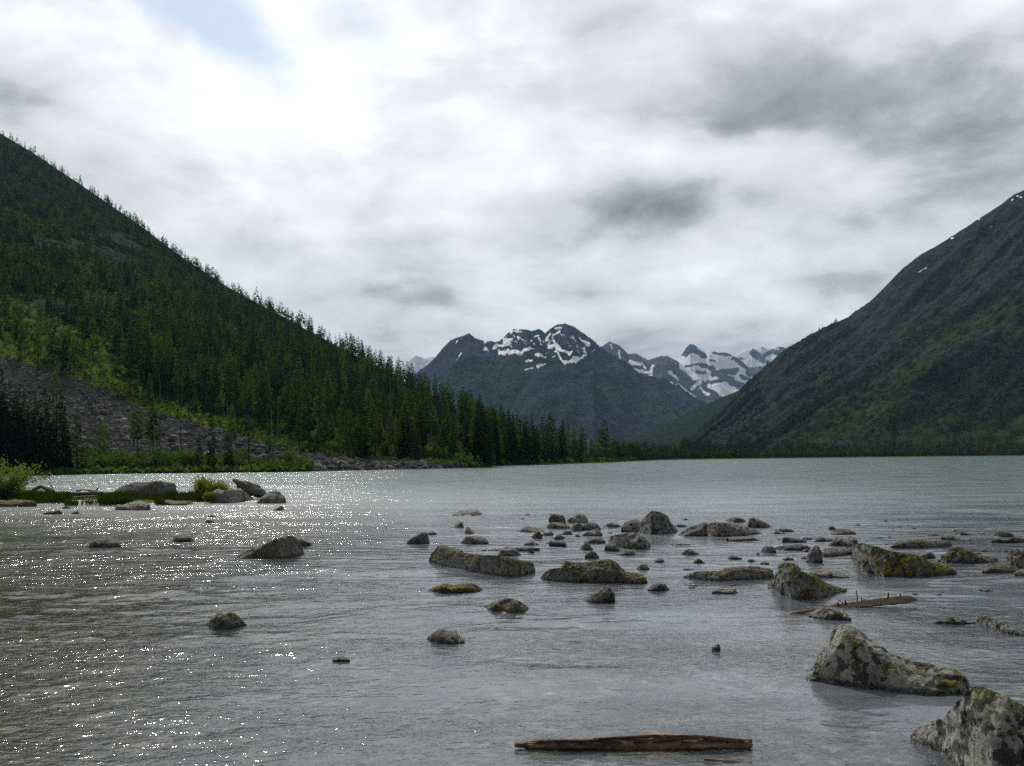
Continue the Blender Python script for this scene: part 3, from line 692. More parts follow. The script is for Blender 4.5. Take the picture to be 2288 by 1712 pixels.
def trunk_geo(h, r0, sides=5, rings=5, bend=0.0, seed=0):
    g = np.random.default_rng(seed); V = []
    for i in range(rings):
        t = i / (rings - 1); r = r0 * (1 - t) ** 0.8 + 0.0008
        cx = bend * math.sin(t * 2.2 + seed); cy = bend * math.cos(t * 1.7 + seed)
        for k in range(sides):
            a = 2 * math.pi * k / sides; rr = r * (1 + 0.12 * g.normal() * (i < rings - 1))
            V.append((cx + rr * math.cos(a), cy + rr * math.sin(a), t * h - (0.012 if i == 0 else 0)))
    Fc = []
    for i in range(rings - 1):
        for k in range(sides):
            a = i * sides + k; b = i * sides + (k + 1) % sides
            Fc.append((a, b, b + sides, a + sides))
    return np.array(V), np.array(Fc)

def conifer(kind, n, seed):
    """unit-height conifer; returns crown V,F and trunk V,F"""
    g = np.random.default_rng(seed)
    if kind == 'spruce': base, rad, ex, droop = 0.05, g.uniform(0.115, 0.15), 0.85, -0.30
    elif kind == 'larch': base, rad, ex, droop = g.uniform(0.24, 0.38), g.uniform(0.115, 0.15), 0.62, -0.05
    else: base, rad, ex, droop = g.uniform(0.10, 0.18), g.uniform(0.13, 0.17), 0.75, 0.05      # young larch
    nl = 26 if n > 200 else 14
    lev = np.sort(base + (1 - base) * np.linspace(0, 1, nl) ** 0.95)
    lmul = g.uniform(0.55, 1.15, nl)
    nb = 9 if n > 200 else 6
    bang = g.uniform(0, 2 * math.pi, (nl, nb)); bmul = g.uniform(0.55, 1.2, (nl, nb))
    p = ((1 - (lev - base) / (1 - base)) ** ex + 0.10); p /= p.sum()
    li = g.choice(nl, n, p=p); bi = g.integers(0, nb, n)
    t = (lev[li] - base) / (1 - base)
    Rr = rad * np.clip(1 - t, 0, 1) ** ex * lmul[li] * bmul[li, bi]
    if kind != 'spruce': Rr *= np.clip(0.55 + t * 2.5, 0, 1)
    Rr += 0.006
    u = np.sqrt(g.uniform(0.02, 1, n))
    a = bang[li, bi] + g.normal(0, 0.16, n)
    r = Rr * u
    z = lev[li] + droop * r + g.normal(0, 0.006, n)
    z = np.minimum(z, 0.985)
    basep = np.stack([r * np.cos(a), r * np.sin(a), z], -1)
    dirv = np.stack([np.cos(a), np.sin(a), droop + g.normal(0, 0.35, n)], -1) + g.normal(0, 0.35, (n, 3))
    dirv /= np.linalg.norm(dirv, axis=1)[:, None]
    f = (330.0 / n) ** 0.42
    L = g.uniform(0.04, 0.07, n) * f * (0.55 + 0.45 * (1 - t)); Wd = L * g.uniform(0.28, 0.48, n)
    V, Fc = kites(basep, dirv, L, Wd, g)
    # leader
    tv = np.array([[0.008, 0, 0.93], [0, 0, 1.0], [-0.008, 0, 0.93], [0, 0.004, 0.90]])
    V = np.vstack([V, tv]); Fc = np.vstack([Fc, [[len(V) - 4, len(V) - 3, len(V) - 2, len(V) - 1]]])
    T = trunk_geo(0.96, 0.008 if kind == 'spruce' else 0.0095, 5, 6, 0.006, seed)
    return (V, Fc), T

KM = dict(spruce='spruce', larch='larch', young='larch')
LOD = {}
for k in ('spruce', 'larch', 'young'):
    for v in range(4):
        (cv, cf), (tv, tf) = conifer(k, 1100 if k == 'spruce' else 800, 100 + v + 10 * len(k))
        LOD[k, 0, v] = (mesh_from('crown', cv, cf, [M[KM[k]]], smooth=False), mesh_from('trunk', tv, tf, [M['bark']]))
        LOD[k, 1, v] = conifer(k, 210, 200 + v + 10 * len(k))
        LOD[k, 2, v] = conifer(k, 64, 300 + v + 10 * len(k))

class Merge:
    """many plants run into one stuff object"""
    def __init__(s): s.V = []; s.F = []; s.mi = []; s.tint = []; s.n = 0
    def add(s, V, Fc, mi, tint):
        s.V.append(V); s.F.append(Fc + s.n); s.mi.append(np.full(len(Fc), mi)); s.tint.append(np.full(len(V), tint)); s.n += len(V)
    def build(s, name, mats, kind='stuff', smooth=False):
        return link(name, mesh_from(name, np.vstack(s.V), np.vstack(s.F), mats, smooth=smooth, mi=np.concatenate(s.mi), attrs=dict(tint=np.concatenate(s.tint))), kind=kind)

FMATS = [M['spruce'], M['larch'], M['bark']]
def add_merged(mg, kind, lod, x, y, z, h, wid=1.0):
    (cv, cf), (tv, tf) = LOD[kind, lod, random.randrange(4)]
    a = random.uniform(0, 6.28); c, s = math.cos(a), math.sin(a); Rm = np.array([[c, -s, 0], [s, c, 0], [0, 0, 1]]).T
    sc_ = np.array([h * wid, h * wid, h])
    sh = np.zeros((3, 3)); sh[2, 0] = random.gauss(0, 0.02); sh[2, 1] = random.gauss(0, 0.02); I = np.eye(3) + sh
    mg.add(((cv @ Rm) * sc_) @ I + (x, y, z), cf, 0 if kind == 'spruce' else 1, random.random())
    mg.add(((tv @ Rm) * sc_) @ I + (x, y, z), tf, 2, 0)

def on_left(px, py):
    """terrain point of the left slope seen at a pixel"""
    X = float(tan(px, py)[0]); ss_ = np.linspace(0, 1, 1200)
    Xa = np.full_like(ss_, X); pyv = LEFT.sample(Xa, ss_, LEFT.py)
    i = int(np.argmin(np.abs(pyv - py))); s = ss_[i]
    return X, s

def left_at(X, s):
    Xa, sa = np.array([X]), np.array([s])
    return tuple(float(LEFT.sample(Xa, sa, A)[0]) for A in (LEFT.x, LEFT.Y, LEFT.z))

cands = []          # (kind, x, y, z, h, px, py, wid, label or None)
def forced(px, py, hpx, kind, wid=1.0, label=None):
    X, s = on_left(px, py); x, y, z = left_at(X, s)
    cands.append([kind, x, y, z, hpx * y / F, px, py, wid, label])

def F6(X, Y0_, Y1, kind, wid=1.0, label=None): forced(.3165 * X, 600 + .3165 * Y1, .3165 * (Y1 - Y0_), kind, wid, label)
def F7(X, Y0_, Y1, kind, wid=1.0, label=None): forced(650 + .3165 * X, 650 + .3165 * Y1, .3165 * (Y1 - Y0_), kind, wid, label)
F6(930, 315, 775, 'spruce', 1.1, 'tall dense dark spruce standing alone at the top of the bright green clearing')
for (X, a, b, k, w, lb) in (
    (15, 700, 1430, 'spruce', 1.0, None), (75, 790, 1440, 'spruce', 1.1, None), (120, 820, 1425, 'spruce', 1.0, None), (180, 845, 1440, 'spruce', 1.0, None), (45, 980, 1450, 'spruce', 1.2, None),
    (255, 880, 1430, 'spruce', 0.9, 'slim dark spruce of the left lakeside grove, thin at the top, beside the leftmost cluster'),
    (335, 960, 1420, 'spruce', 1.0, None), (150, 1000, 1440, 'spruce', 1.2, None), (220, 1010, 1440, 'spruce', 1.2, None), (300, 1100, 1440, 'spruce', 1.2, None),
    (400, 700, 1425, 'larch', 0.9, 'tallest larch of the lakeside grove, its open top rising above the scree'),
    (440, 870, 1425, 'spruce', 1.25, 'broad dark spruce in front of the tallest larch of the lakeside grove'),
    (550, 965, 1430, 'spruce', 1.1, 'dark spruce at the right end of the lakeside grove, beside the scree'),
    (480, 1120, 1430, 'spruce', 1.2, None), (95, 1100, 1440, 'spruce', 1.2, None), (10, 1100, 1445, 'spruce', 1.3, None), (380, 1060, 1430, 'spruce', 1.2, None),
    (-60, 760, 1440, 'spruce', 1.1, None),
    (1495, 890, 1430, 'spruce', 0.55, 'thin ragged spruce by the shore, left of the dense low spruce below the scree'),
    (1405, 1160, 1420, 'spruce', 1.3, 'short dark spruce behind the green lakeside shrubs, left of the thin ragged spruce'),
    (1610, 1130, 1415, 'spruce', 1.45, 'dense low spruce with a broad skirt at the foot of the scree by the water'),
    (1640, 940, 1300, 'larch', 0.8, None),
    (1895, 1030, 1400, 'larch', 0.6, 'thin larch with a dark trunk by the shore at the right end of the scree'),
    (1120, 1180, 1300, 'young', 1.0, None),
    (140, 270, 640, 'larch', 1.1, None), (375, 330, 720, 'larch', 1.0, None), (595, 230, 640, 'larch', 1.1, None), (525, 460, 760, 'larch', 1.0, None),
    (40, 100, 345, 'larch', 1.2, None), (240, 340, 570, 'larch', 1.0, None), (155, 350, 645, 'larch', 1.0, None), (275, 380, 525, 'larch', 1.0, None), (320, 330, 520, 'larch', 1.0, None), (205, 60, 330, 'larch', 1.0, None),
    (1040, 370, 880, 'larch', 1.0, None), (1125, 430, 820, 'larch', 1.0, None), (1200, 430, 880, 'larch', 1.0, None), (1300, 500, 850, 'larch', 1.0, None), (1170, 400, 800, 'larch', 1.0, None),
    (1335, 500, 1060, 'larch', 0.8, None), (1420, 620, 950, 'larch', 1.0, None), (1660, 640, 990, 'larch', 1.0, None), (1740, 700, 1100, 'larch', 0.9, None), (1800, 700, 1010, 'larch', 1.0, None)):
    F6(X, a, b, k, w, lb)
for (X, a, b, k, w, lb) in (
    (500, 770, 1210, 'larch', 1.15, 'tall larch with a bare lower trunk in front of the wood by the stony shore'),
    (780, 890, 1195, 'larch', 0.9, None), (230, 800, 1150, 'larch', 1.2, None), (130, 700, 1100, 'larch', 1.0, None), (60, 820, 1130, 'larch', 1.0, None),
    (610, 800, 1150, 'larch', 1.0, None), (920, 760, 1130, 'larch', 1.1, None), (1010, 800, 1130, 'larch', 1.0, None), (1240, 830, 1170, 'larch', 1.2, None), (1110, 800, 1140, 'larch', 1.0, None)):
    F7(X, a, b, k, w, lb)
for i in range(26):      # the grove is close to solid
    X = random.uniform(-90, 330 if i < 20 else 580); F6(X, random.uniform(820, 1150), random.uniform(1415, 1450), 'spruce', random.uniform(1.0, 1.35))
for i in range(120):      # wall of trees on the low point
    X = random.uniform(1300, 2330); b = 1236 - (X - 1380) * 0.027
    top = np.interp(X, [1300, 1400, 1520, 1640, 1800, 1950, 2120, 2212, 2330], [720, 780, 790, 830, 880, 930, 990, 1010, 1040])
    F7(X, top + random.uniform(30, 230), b - random.uniform(2, 14), 'spruce' if random.random() < 0.7 else 'larch', random.uniform(0.95, 1.25))

for i in range(420):       # the skyline row
    X = rng.uniform(-0.56, 0.0); s = rng.uniform(0.90, 1.02); x, y, z = left_at(X, s); q = pix(x, y, z)
    if rng.uniform() < 0.5 + 0.9 * perlin(np.array([X * 60]), np.array([3.3]))[0]:
        cands.append(['spruce' if rng.uniform() < 0.6 else 'larch', x, y, z - 0.2, rng.uniform(7, 14.5) * (1.0 if q[0] > 560 else 0.85), float(q[0]), float(q[1]), rng.uniform(0.9, 1.3), None])
nf = len(cands)
# scattered wood over the slope
tries = 0
jac_s = np.linspace(0.002, 1.0, 400)
N_TREES = 5200
while len(cands) < nf + N_TREES and tries < 400000:
    m = 20000
    X = rng.uniform(-0.66, 0.128, m); s = rng.uniform(0.004, 1.0, m) ** 1.4
    Y = LEFT.sample(X, s, LEFT.Y); py_ = LEFT.sample(X, s, LEFT.py); py2 = LEFT.sample(X, s + 0.01, LEFT.py)
    jac = np.abs(py2 - py_) / 0.01 * s ** (0.4 / 1.4)
    wgt = jac * (Y / 300.0) ** 1.15 / 1.0
    sm = LEFT.sample(X, s, scree_m); cm = LEFT.sample(X, s, clear_m); pxx = LEFT.sample(X, s, LEFT.px)
    lim = np.where(sm > 0.42, 0.001, np.where(cm > 0.5, 0.16, 1.0))
    lim = np.where((s < 0.02) & (pxx < 1085), 0.002, lim)
    zt = LEFT.sample(X, s, LEFT.z)
    clump = np.clip(0.75 + 1.3 * fbm(X * Y / 35, Y / 35, o=3), 0.15, 1.2)
    keep = rng.uniform(0, 1, m) < wgt / 2000.0 * lim * clump
    for i in np.nonzero(keep)[0]:
        if len(cands) >= nf + N_TREES: break
        bright = cm[i] > 0.3 or s[i] < 0.30
        kd = 'larch' if random.random() < (0.70 if bright else 0.45) else 'spruce'
        if bright and random.random() < 0.34: kd = 'young'
        h = random.uniform(10.5, 19.0) if kd != 'young' else random.uniform(4.5, 10)
        if random.random() < 0.25: h *= random.uniform(0.45, 0.8)
        h *= 1.0 - (0.36 if pxx[i] < 560 else 0.36 - 0.20 * min((pxx[i] - 560) / 250, 1)) * min(s[i] / 0.7, 1)
        cands.append([kd, float(X[i] * Y[i]), float(Y[i]), float(zt[i]) - 0.1, h, float(pxx[i]), float(py_[i]), random.uniform(0.75, 1.4), None])
    tries += m

def region(c):
    kd, px, py, label = c[0], c[5], c[6], c[8]
    k = dict(spruce='dark spruce', larch='green larch', young='young bright larch')[kd]
    if px < 200 and py > 985: return k + ' in the close lakeside grove at the left edge of the photo', 'lakeside grove at the left edge'
    if px < 320 and py > 640: return k + ' standing in the bright green clearing above the scree', 'trees of the green clearing'
    if px > 1060 and py > 1010: return k + ' in the wall of trees along the low wooded point', 'trees of the low wooded point'
    if py > 985: return k + ' on the shore between the scree and the wooded point', 'trees along the stony shore'
    if px > 650: return k + ' in the wood above the stony shore, right of the scree', 'wood above the stony shore'
    if py > 800: return k + ' in the open wood just above the grey scree', 'open wood above the scree'
    return k + ' high in the dense forest of the left slope', 'dense forest of the left slope'

def make_thing(name, loc, label, cat, group=None, scale=(1, 1, 1), rz=0.0):
    o = bpy.data.objects.new(name, None); COL.objects.link(o); o.empty_display_size = 0.2
    o.location = loc; o.scale = scale; o.rotation_euler = (0, 0, rz); o['label'] = label; o['category'] = cat
    if group: o['group'] = group
    return o

NAMES = dict(spruce='spruce_tree', larch='larch_tree', young='larch_tree')
vis = [(-(c[4] / c[2]) - (10 if c[8] else 0), i) for i, c in enumerate(cands) if -5 < c[5] < 1440]
vis.sort(); indiv = set(i for _, i in vis[:300])
mg = Merge()
for i, c in enumerate(cands):
    kd, x, y, z, h, px, py, wid, lb = c
    if i in indiv:
        rl, rg = region(c)
        t = make_thing(NAMES[kd], (x, y, z - 0.1), lb or rl, 'tree', rg, (h * wid, h * wid, h), random.uniform(0, 6.28))
        cm_, tm_ = LOD[kd, 0, random.randrange(4)]
        link('trunk', tm_, t); link('crown', cm_, t)
    else:
        add_merged(mg, kd, 1 if h / y * F > 42 else 2, x, y, z, h, wid)
for i in range(260):      # bare standing trunks among the living trees
    X = rng.uniform(-0.54, 0.02); s = rng.uniform(0.03, 0.7); x, y, z = left_at(X, s)
    if LEFT.sample(np.array([X]), np.array([s]), scree_m)[0] > 0.4: continue
    tv, tf = trunk_geo(rng.uniform(6, 13), 0.16, 4, 5, 0.15, i); mg.add(tv + (x, y, z), tf, 3, 0)
mg.build('forest', FMATS + [M['grey_wood']])

# bare dead trunks on the scree
def snag(px, py, hpx, label, seed):
    X, s = on_left(px, py); x, y, z = left_at(X, s); h = hpx * y / F
    g = np.random.default_rng(seed)
    t = make_thing('dead_tree', (x, y, z - 0.1), label, 'tree', 'bare dead trunks by the scree')
    V, Fc = trunk_geo(h, 0.16, 6, 9, 0.12, seed)
    link('trunk', mesh_from('trunk', V, Fc, [M['bark']]), t)
    n = 70; zz = g.uniform(0.35, 0.98, n) * h; a = g.uniform(0, 6.28, n)
    b = np.stack([0 * zz, 0 * zz, zz], -1); d = np.stack([np.cos(a), np.sin(a), g.uniform(-0.5, 0.3, n)], -1); d /= np.linalg.norm(d, axis=1)[:, None]
    L = g.uniform(0.2, 0.9, n) * (1.1 - zz / h); V, Fc = kites(b, d, L, np.full(n, 0.03), g)
    link('branches', mesh_from('branches', V, Fc, [M['bark']], smooth=False), t)
snag(.3165 * 1275, 600 + .3165 * 1300, .3165 * 290, 'bare dead trunk standing alone in the middle of the grey scree', 1)
snag(.3165 * 945, 600 + .3165 * 1250, .3165 * 240, 'thin grey dead tree on the scree, left of the bare dead trunk', 2)
snag(.3165 * 1760, 600 + .3165 * 1400, .3165 * 470, 'tall bare dead trunk by the water, right of the dense low spruce', 3)
snag(.3165 * 252, 600 + .3165 * 1000, .3165 * 190, 'dead grey top rising from the left lakeside grove', 4)

# far shore wood and the trees on the right mountain
mf = Merge()
for i in range(1500):
    X = rng.uniform(0.085, 0.62); d = shore(X); y = d + abs(rng.normal(0, 1)) * 22 + 3
    h = rng.uniform(4.5, 9.5) * (0.8 + 0.35 * perlin(np.array([X * 60]), np.array([1.1]))[0]) * (1.0 if X > 0.17 else 1.25)
    add_merged(mf, 'spruce' if rng.uniform() < 0.75 else 'larch', 2, X * y, y, 0.4, h, 1.25)
for i in range(260):
    X = rng.uniform(0.10, 0.21); d = shore(X); y = d + rng.uniform(20, 400)
    add_merged(mf, 'spruce', 2, X * y, y, 0.6, rng.uniform(8, 13), 1.2)
cnt = 0
while cnt < 1700:
    m = 6000
    X = rng.uniform(0.17, 0.60, m); s = rng.uniform(0.0, 0.985, m)
    wv = RIGHT.sample(X, s, wood); gv = RIGHT.sample(X, s, green)
    pr = np.clip(wv - 0.25, 0.0, 1) * 0.9 + np.clip(gv, 0, 1) * 0.05 + 0.006
    keep = rng.uniform(0, 1, m) < pr * 0.35
    xx, yy, zz = (RIGHT.sample(X, s, A) for A in (RIGHT.x, RIGHT.Y, RIGHT.z))
    for i in np.nonzero(keep)[0]:
        add_merged(mf, 'spruce', 2, xx[i], yy[i], zz[i] - 0.3, rng.uniform(5, 12), 1.3); cnt += 1
mf.build('far_forest', FMATS)

# ------------------------------------------------------------------ shrubs
def bush_geo(seed, n=420, leaf=0.075, lobes=5, tall=1.0):
    g = np.random.default_rng(seed)
    c = np.stack([g.normal(0, 0.26, lobes), g.normal(0, 0.26, lobes), g.uniform(0.28, 0.68, lobes) * tall], -1); r = g.uniform(0.20, 0.36, lobes)
    k = g.integers(0, lobes, n); d = g.normal(size=(n, 3)); d /= np.linalg.norm(d, axis=1)[:, None]
    p = c[k] + d * (r[k] * g.uniform(0.45, 1.0, n) ** 0.6)[:, None]; p[:, 2] = np.clip(p[:, 2], 0.03, None)
    dv = d + g.normal(0, 0.6, (n, 3)) + (0, 0, 0.3); dv /= np.linalg.norm(dv, axis=1)[:, None]
    L = g.uniform(0.6, 1.3, n) * leaf
    V, Fc = kites(p, dv, L, L * 0.42, g)
    TV, TF = [], []; m = 0
    for j in range(lobes):
        v, f = trunk_geo(1.0, 0.014, 4, 4, 0.0, seed + j)
        e = c[j] - (0, 0, 0.0); v2 = v.copy(); v2[:, 0] += v[:, 2] * e[0]; v2[:, 1] += v[:, 2] * e[1]; v2[:, 2] = v[:, 2] * e[2]
        TV.append(v2); TF.append(f + m); m += len(v)
    return (V, Fc), (np.vstack(TV), np.vstack(TF))
BUSH = []
for i in range(5):
    (cv, cf), (tv, tf) = bush_geo(40 + i, 520, 0.085, 6)
    BUSH.append((mesh_from('foliage', cv, cf, [M['leaf']], smooth=False), mesh_from('stem', tv, tf, [M['bark']])))

nb = 0
def shrub(px, py, wpx, hpx, label, group):
    global nb
    X, s = on_left(px, py); x, y, z = left_at(X, s)
    t = make_thing('shrub', (x, y, z - 0.15), label, 'shrub', group, (wpx * y / F, wpx * y / F, hpx * y / F), nb * 1.3)
    a, b = BUSH[nb % 5]; nb += 1
    link('stem', b, t); link('foliage', a, t)
shrub(285, 1048, 60, 50, 'largest pale green willow shrub on the far left bank below the scree', 'shrubs along the left shore')
shrub(338, 1047, 58, 52, 'rounded green shrub touching the right side of the largest willow shrub', 'shrubs along the left shore')
shrub(116, 1040, 42, 46, 'pale bluish shrub between the dark spruces of the left grove', 'shrubs along the left shore')
shrub(222, 1050, 50, 30, 'low brownish shrub between the left grove and the largest willow shrub', 'shrubs along the left shore')
shrub(424, 1045, 40, 40, 'small light shrub left of the short dark spruce by the water', 'shrubs along the left shore')
shrub(1045, 1040, 62, 34, 'broad bright shrub at the end of the stony shore before the wooded point', 'shrubs along the left shore')
shrub(1090, 1037, 28, 26, 'small pale shrub against the dark wall of spruces on the point', 'shrubs along the left shore')
for i in range(60):
    px = random.uniform(190, 680); shrub(px, np.interp(px, [200, 660], [1052, 1050]) - random.uniform(0, 20), random.uniform(22, 50), random.uniform(16, 38), 'low green shrub in the belt of scrub along the water below the scree', 'scrub below the scree')
for i in range(95):
    px = random.uniform(640, 1085); lo = np.interp(px, [640, 870, 1085], [1004, 1030, 1036])
    shrub(px, lo - abs(random.gauss(0, 24)), random.uniform(18, 44), random.uniform(18, 46), 'bright green bush at the edge of the wood above the stony shore', 'bushes above the stony shore')
for i in range(80):
    px = random.uniform(0, 900); lo = np.interp(px, [0, 290, 720, 900], [790, 860, 1000, 1010])
    shrub(px, lo - abs(random.gauss(0, 60)) - 4, random.uniform(16, 36), random.uniform(16, 40), 'rounded green bush among the larches above the grey scree', 'bushes above the scree')

# low ground cover over the near slope: leafy tufts nobody could count
mc = Merge(); m = 26000
X = rng.uniform(-0.56, 0.12, m); s = rng.uniform(0.0, 0.75, m) ** 1.7
sm = LEFT.sample(X, s, scree_m); keep = (sm < 0.40)
X, s = X[keep], s[keep]
gx, gy, gz = (LEFT.sample(X, s, A) for A in (LEFT.x, LEFT.Y, LEFT.z)); cm = LEFT.sample(X, s, clear_m)
n = len(X); g = np.random.default_rng(5)
for mi_, sel in ((0, (cm < 0.3)), (1, (cm >= 0.3))):
    for k in range(4):
        b = np.stack([gx, gy, gz], -1)[sel] + g.normal(0, 0.5, (sel.sum(), 3)) * (1, 1, 0.25)
        d = g.normal(0, 1, b.shape) * (1, 1, 0.6) + (0, 0, 0.7); d /= np.linalg.norm(d, axis=1)[:, None]
        L = g.uniform(0.5, 1.5, len(b)) * (0.6 + gy[sel] / 500); V, Fc = kites(b, d, L, L * 0.4, g)
        mc.V.append(V); mc.F.append(Fc + mc.n); mc.mi.append(np.full(len(Fc), mi_)); mc.tint.append(np.repeat(g.uniform(0, 1, len(b)), 4)); mc.n += len(V)
mc.build('undergrowth', [M['larch'], M['leaf']])

# loose stones of the scree: uncountable
ICO = np.array([(0, 0, 1), (0.894, 0, 0.447), (0.276, 0.851, 0.447), (-0.724, 0.526, 0.447), (-0.724, -0.526, 0.447), (0.276, -0.851, 0.447), (0.724, 0.526, -0.447), (-0.276, 0.851, -0.447), (-0.894, 0, -0.447), (-0.276, -0.851, -0.447), (0.724, -0.526, -0.447), (0, 0, -1)])
ICF = np.array([(0, 1, 2), (0, 2, 3), (0, 3, 4), (0, 4, 5), (0, 5, 1), (1, 6, 2), (2, 7, 3), (3, 8, 4), (4, 9, 5), (5, 10, 1), (6, 7, 2), (7, 8, 3), (8, 9, 4), (9, 10, 5), (10, 6, 1), (11, 7, 6), (11, 8, 7), (11, 9, 8), (11, 10, 9), (11, 6, 10)])
m = 150000
X = rng.uniform(-0.56, 0.06, m); s = rng.uniform(0.0, 0.30, m) ** 1.3
sm = LEFT.sample(X, s, scree_m); pyy = LEFT.sample(X, s, LEFT.py); keep = (sm > 0.45) & (pyy > 700)
X, s = X[keep][:24000], s[keep][:24000]
gx, gy, gz = (LEFT.sample(X, s, A) for A in (LEFT.x, LEFT.Y, LEFT.z)); n = len(X)
size = np.minimum(0.13 * rng.pareto(2.0, n) + 0.17, 1.4)
V = ICO[None] * (size[:, None] * (1, 0.8, 0.95))[:, None, :] * rng.uniform(0.55, 1.15, (n, 12, 1)) + np.stack([gx, gy, gz], -1)[:, None, :]
Fc = (ICF[None] + (np.arange(n) * 12)[:, None, None]).reshape(-1, 3)
link('scree_stones', mesh_from('scree_stones', V.reshape(-1, 3), Fc, [M['stone']], smooth=False, attrs=dict(tint=np.repeat(rng.uniform(0, 1, n), 12))), kind='stuff')

# stones lying on the bed in the clear shallows near the camera
n = 1500; yy = 6.5 + 13 * rng.uniform(0, 1, n) ** 1.5; xx = rng.uniform(-0.35, 0.62, n) * yy
zz = -(0.16 + 0.016 * np.clip(yy - 6, 0, 200) + np.clip(-xx * 0.02, 0, 0.3)); size = np.minimum(0.045 * rng.pareto(2.0, n) + 0.05, 0.22)
V = ICO[None] * (size[:, None] * (1.2, 0.9, 0.55))[:, None, :] * rng.uniform(0.7, 1.15, (n, 12, 1)) + np.stack([xx, yy, zz], -1)[:, None, :]
V[:, :, 2] = np.minimum(V[:, :, 2], -0.05)
Fc = (ICF[None] + (np.arange(n) * 12)[:, None, None]).reshape(-1, 3)
link('bed_stones', mesh_from('bed_stones', V.reshape(-1, 3), Fc, [M['bed_stone']], smooth=True, attrs=dict(tint=np.repeat(rng.uniform(0, 1, n), 12))), kind='stuff')

# ------------------------------------------------------------------ rocks in the lake
CROP = dict(A=(0, 1000, .36166), B=(0, 1250, .36166), C=(750, 1100, .36166), D=(1450, 1100, .37884), E=(1000, 1350, .58228))
def unc(crop, pts):
    ox, oy, k = CROP[crop]
    return np.array([(ox + k * x, oy + k * y) for x, y in pts], float)

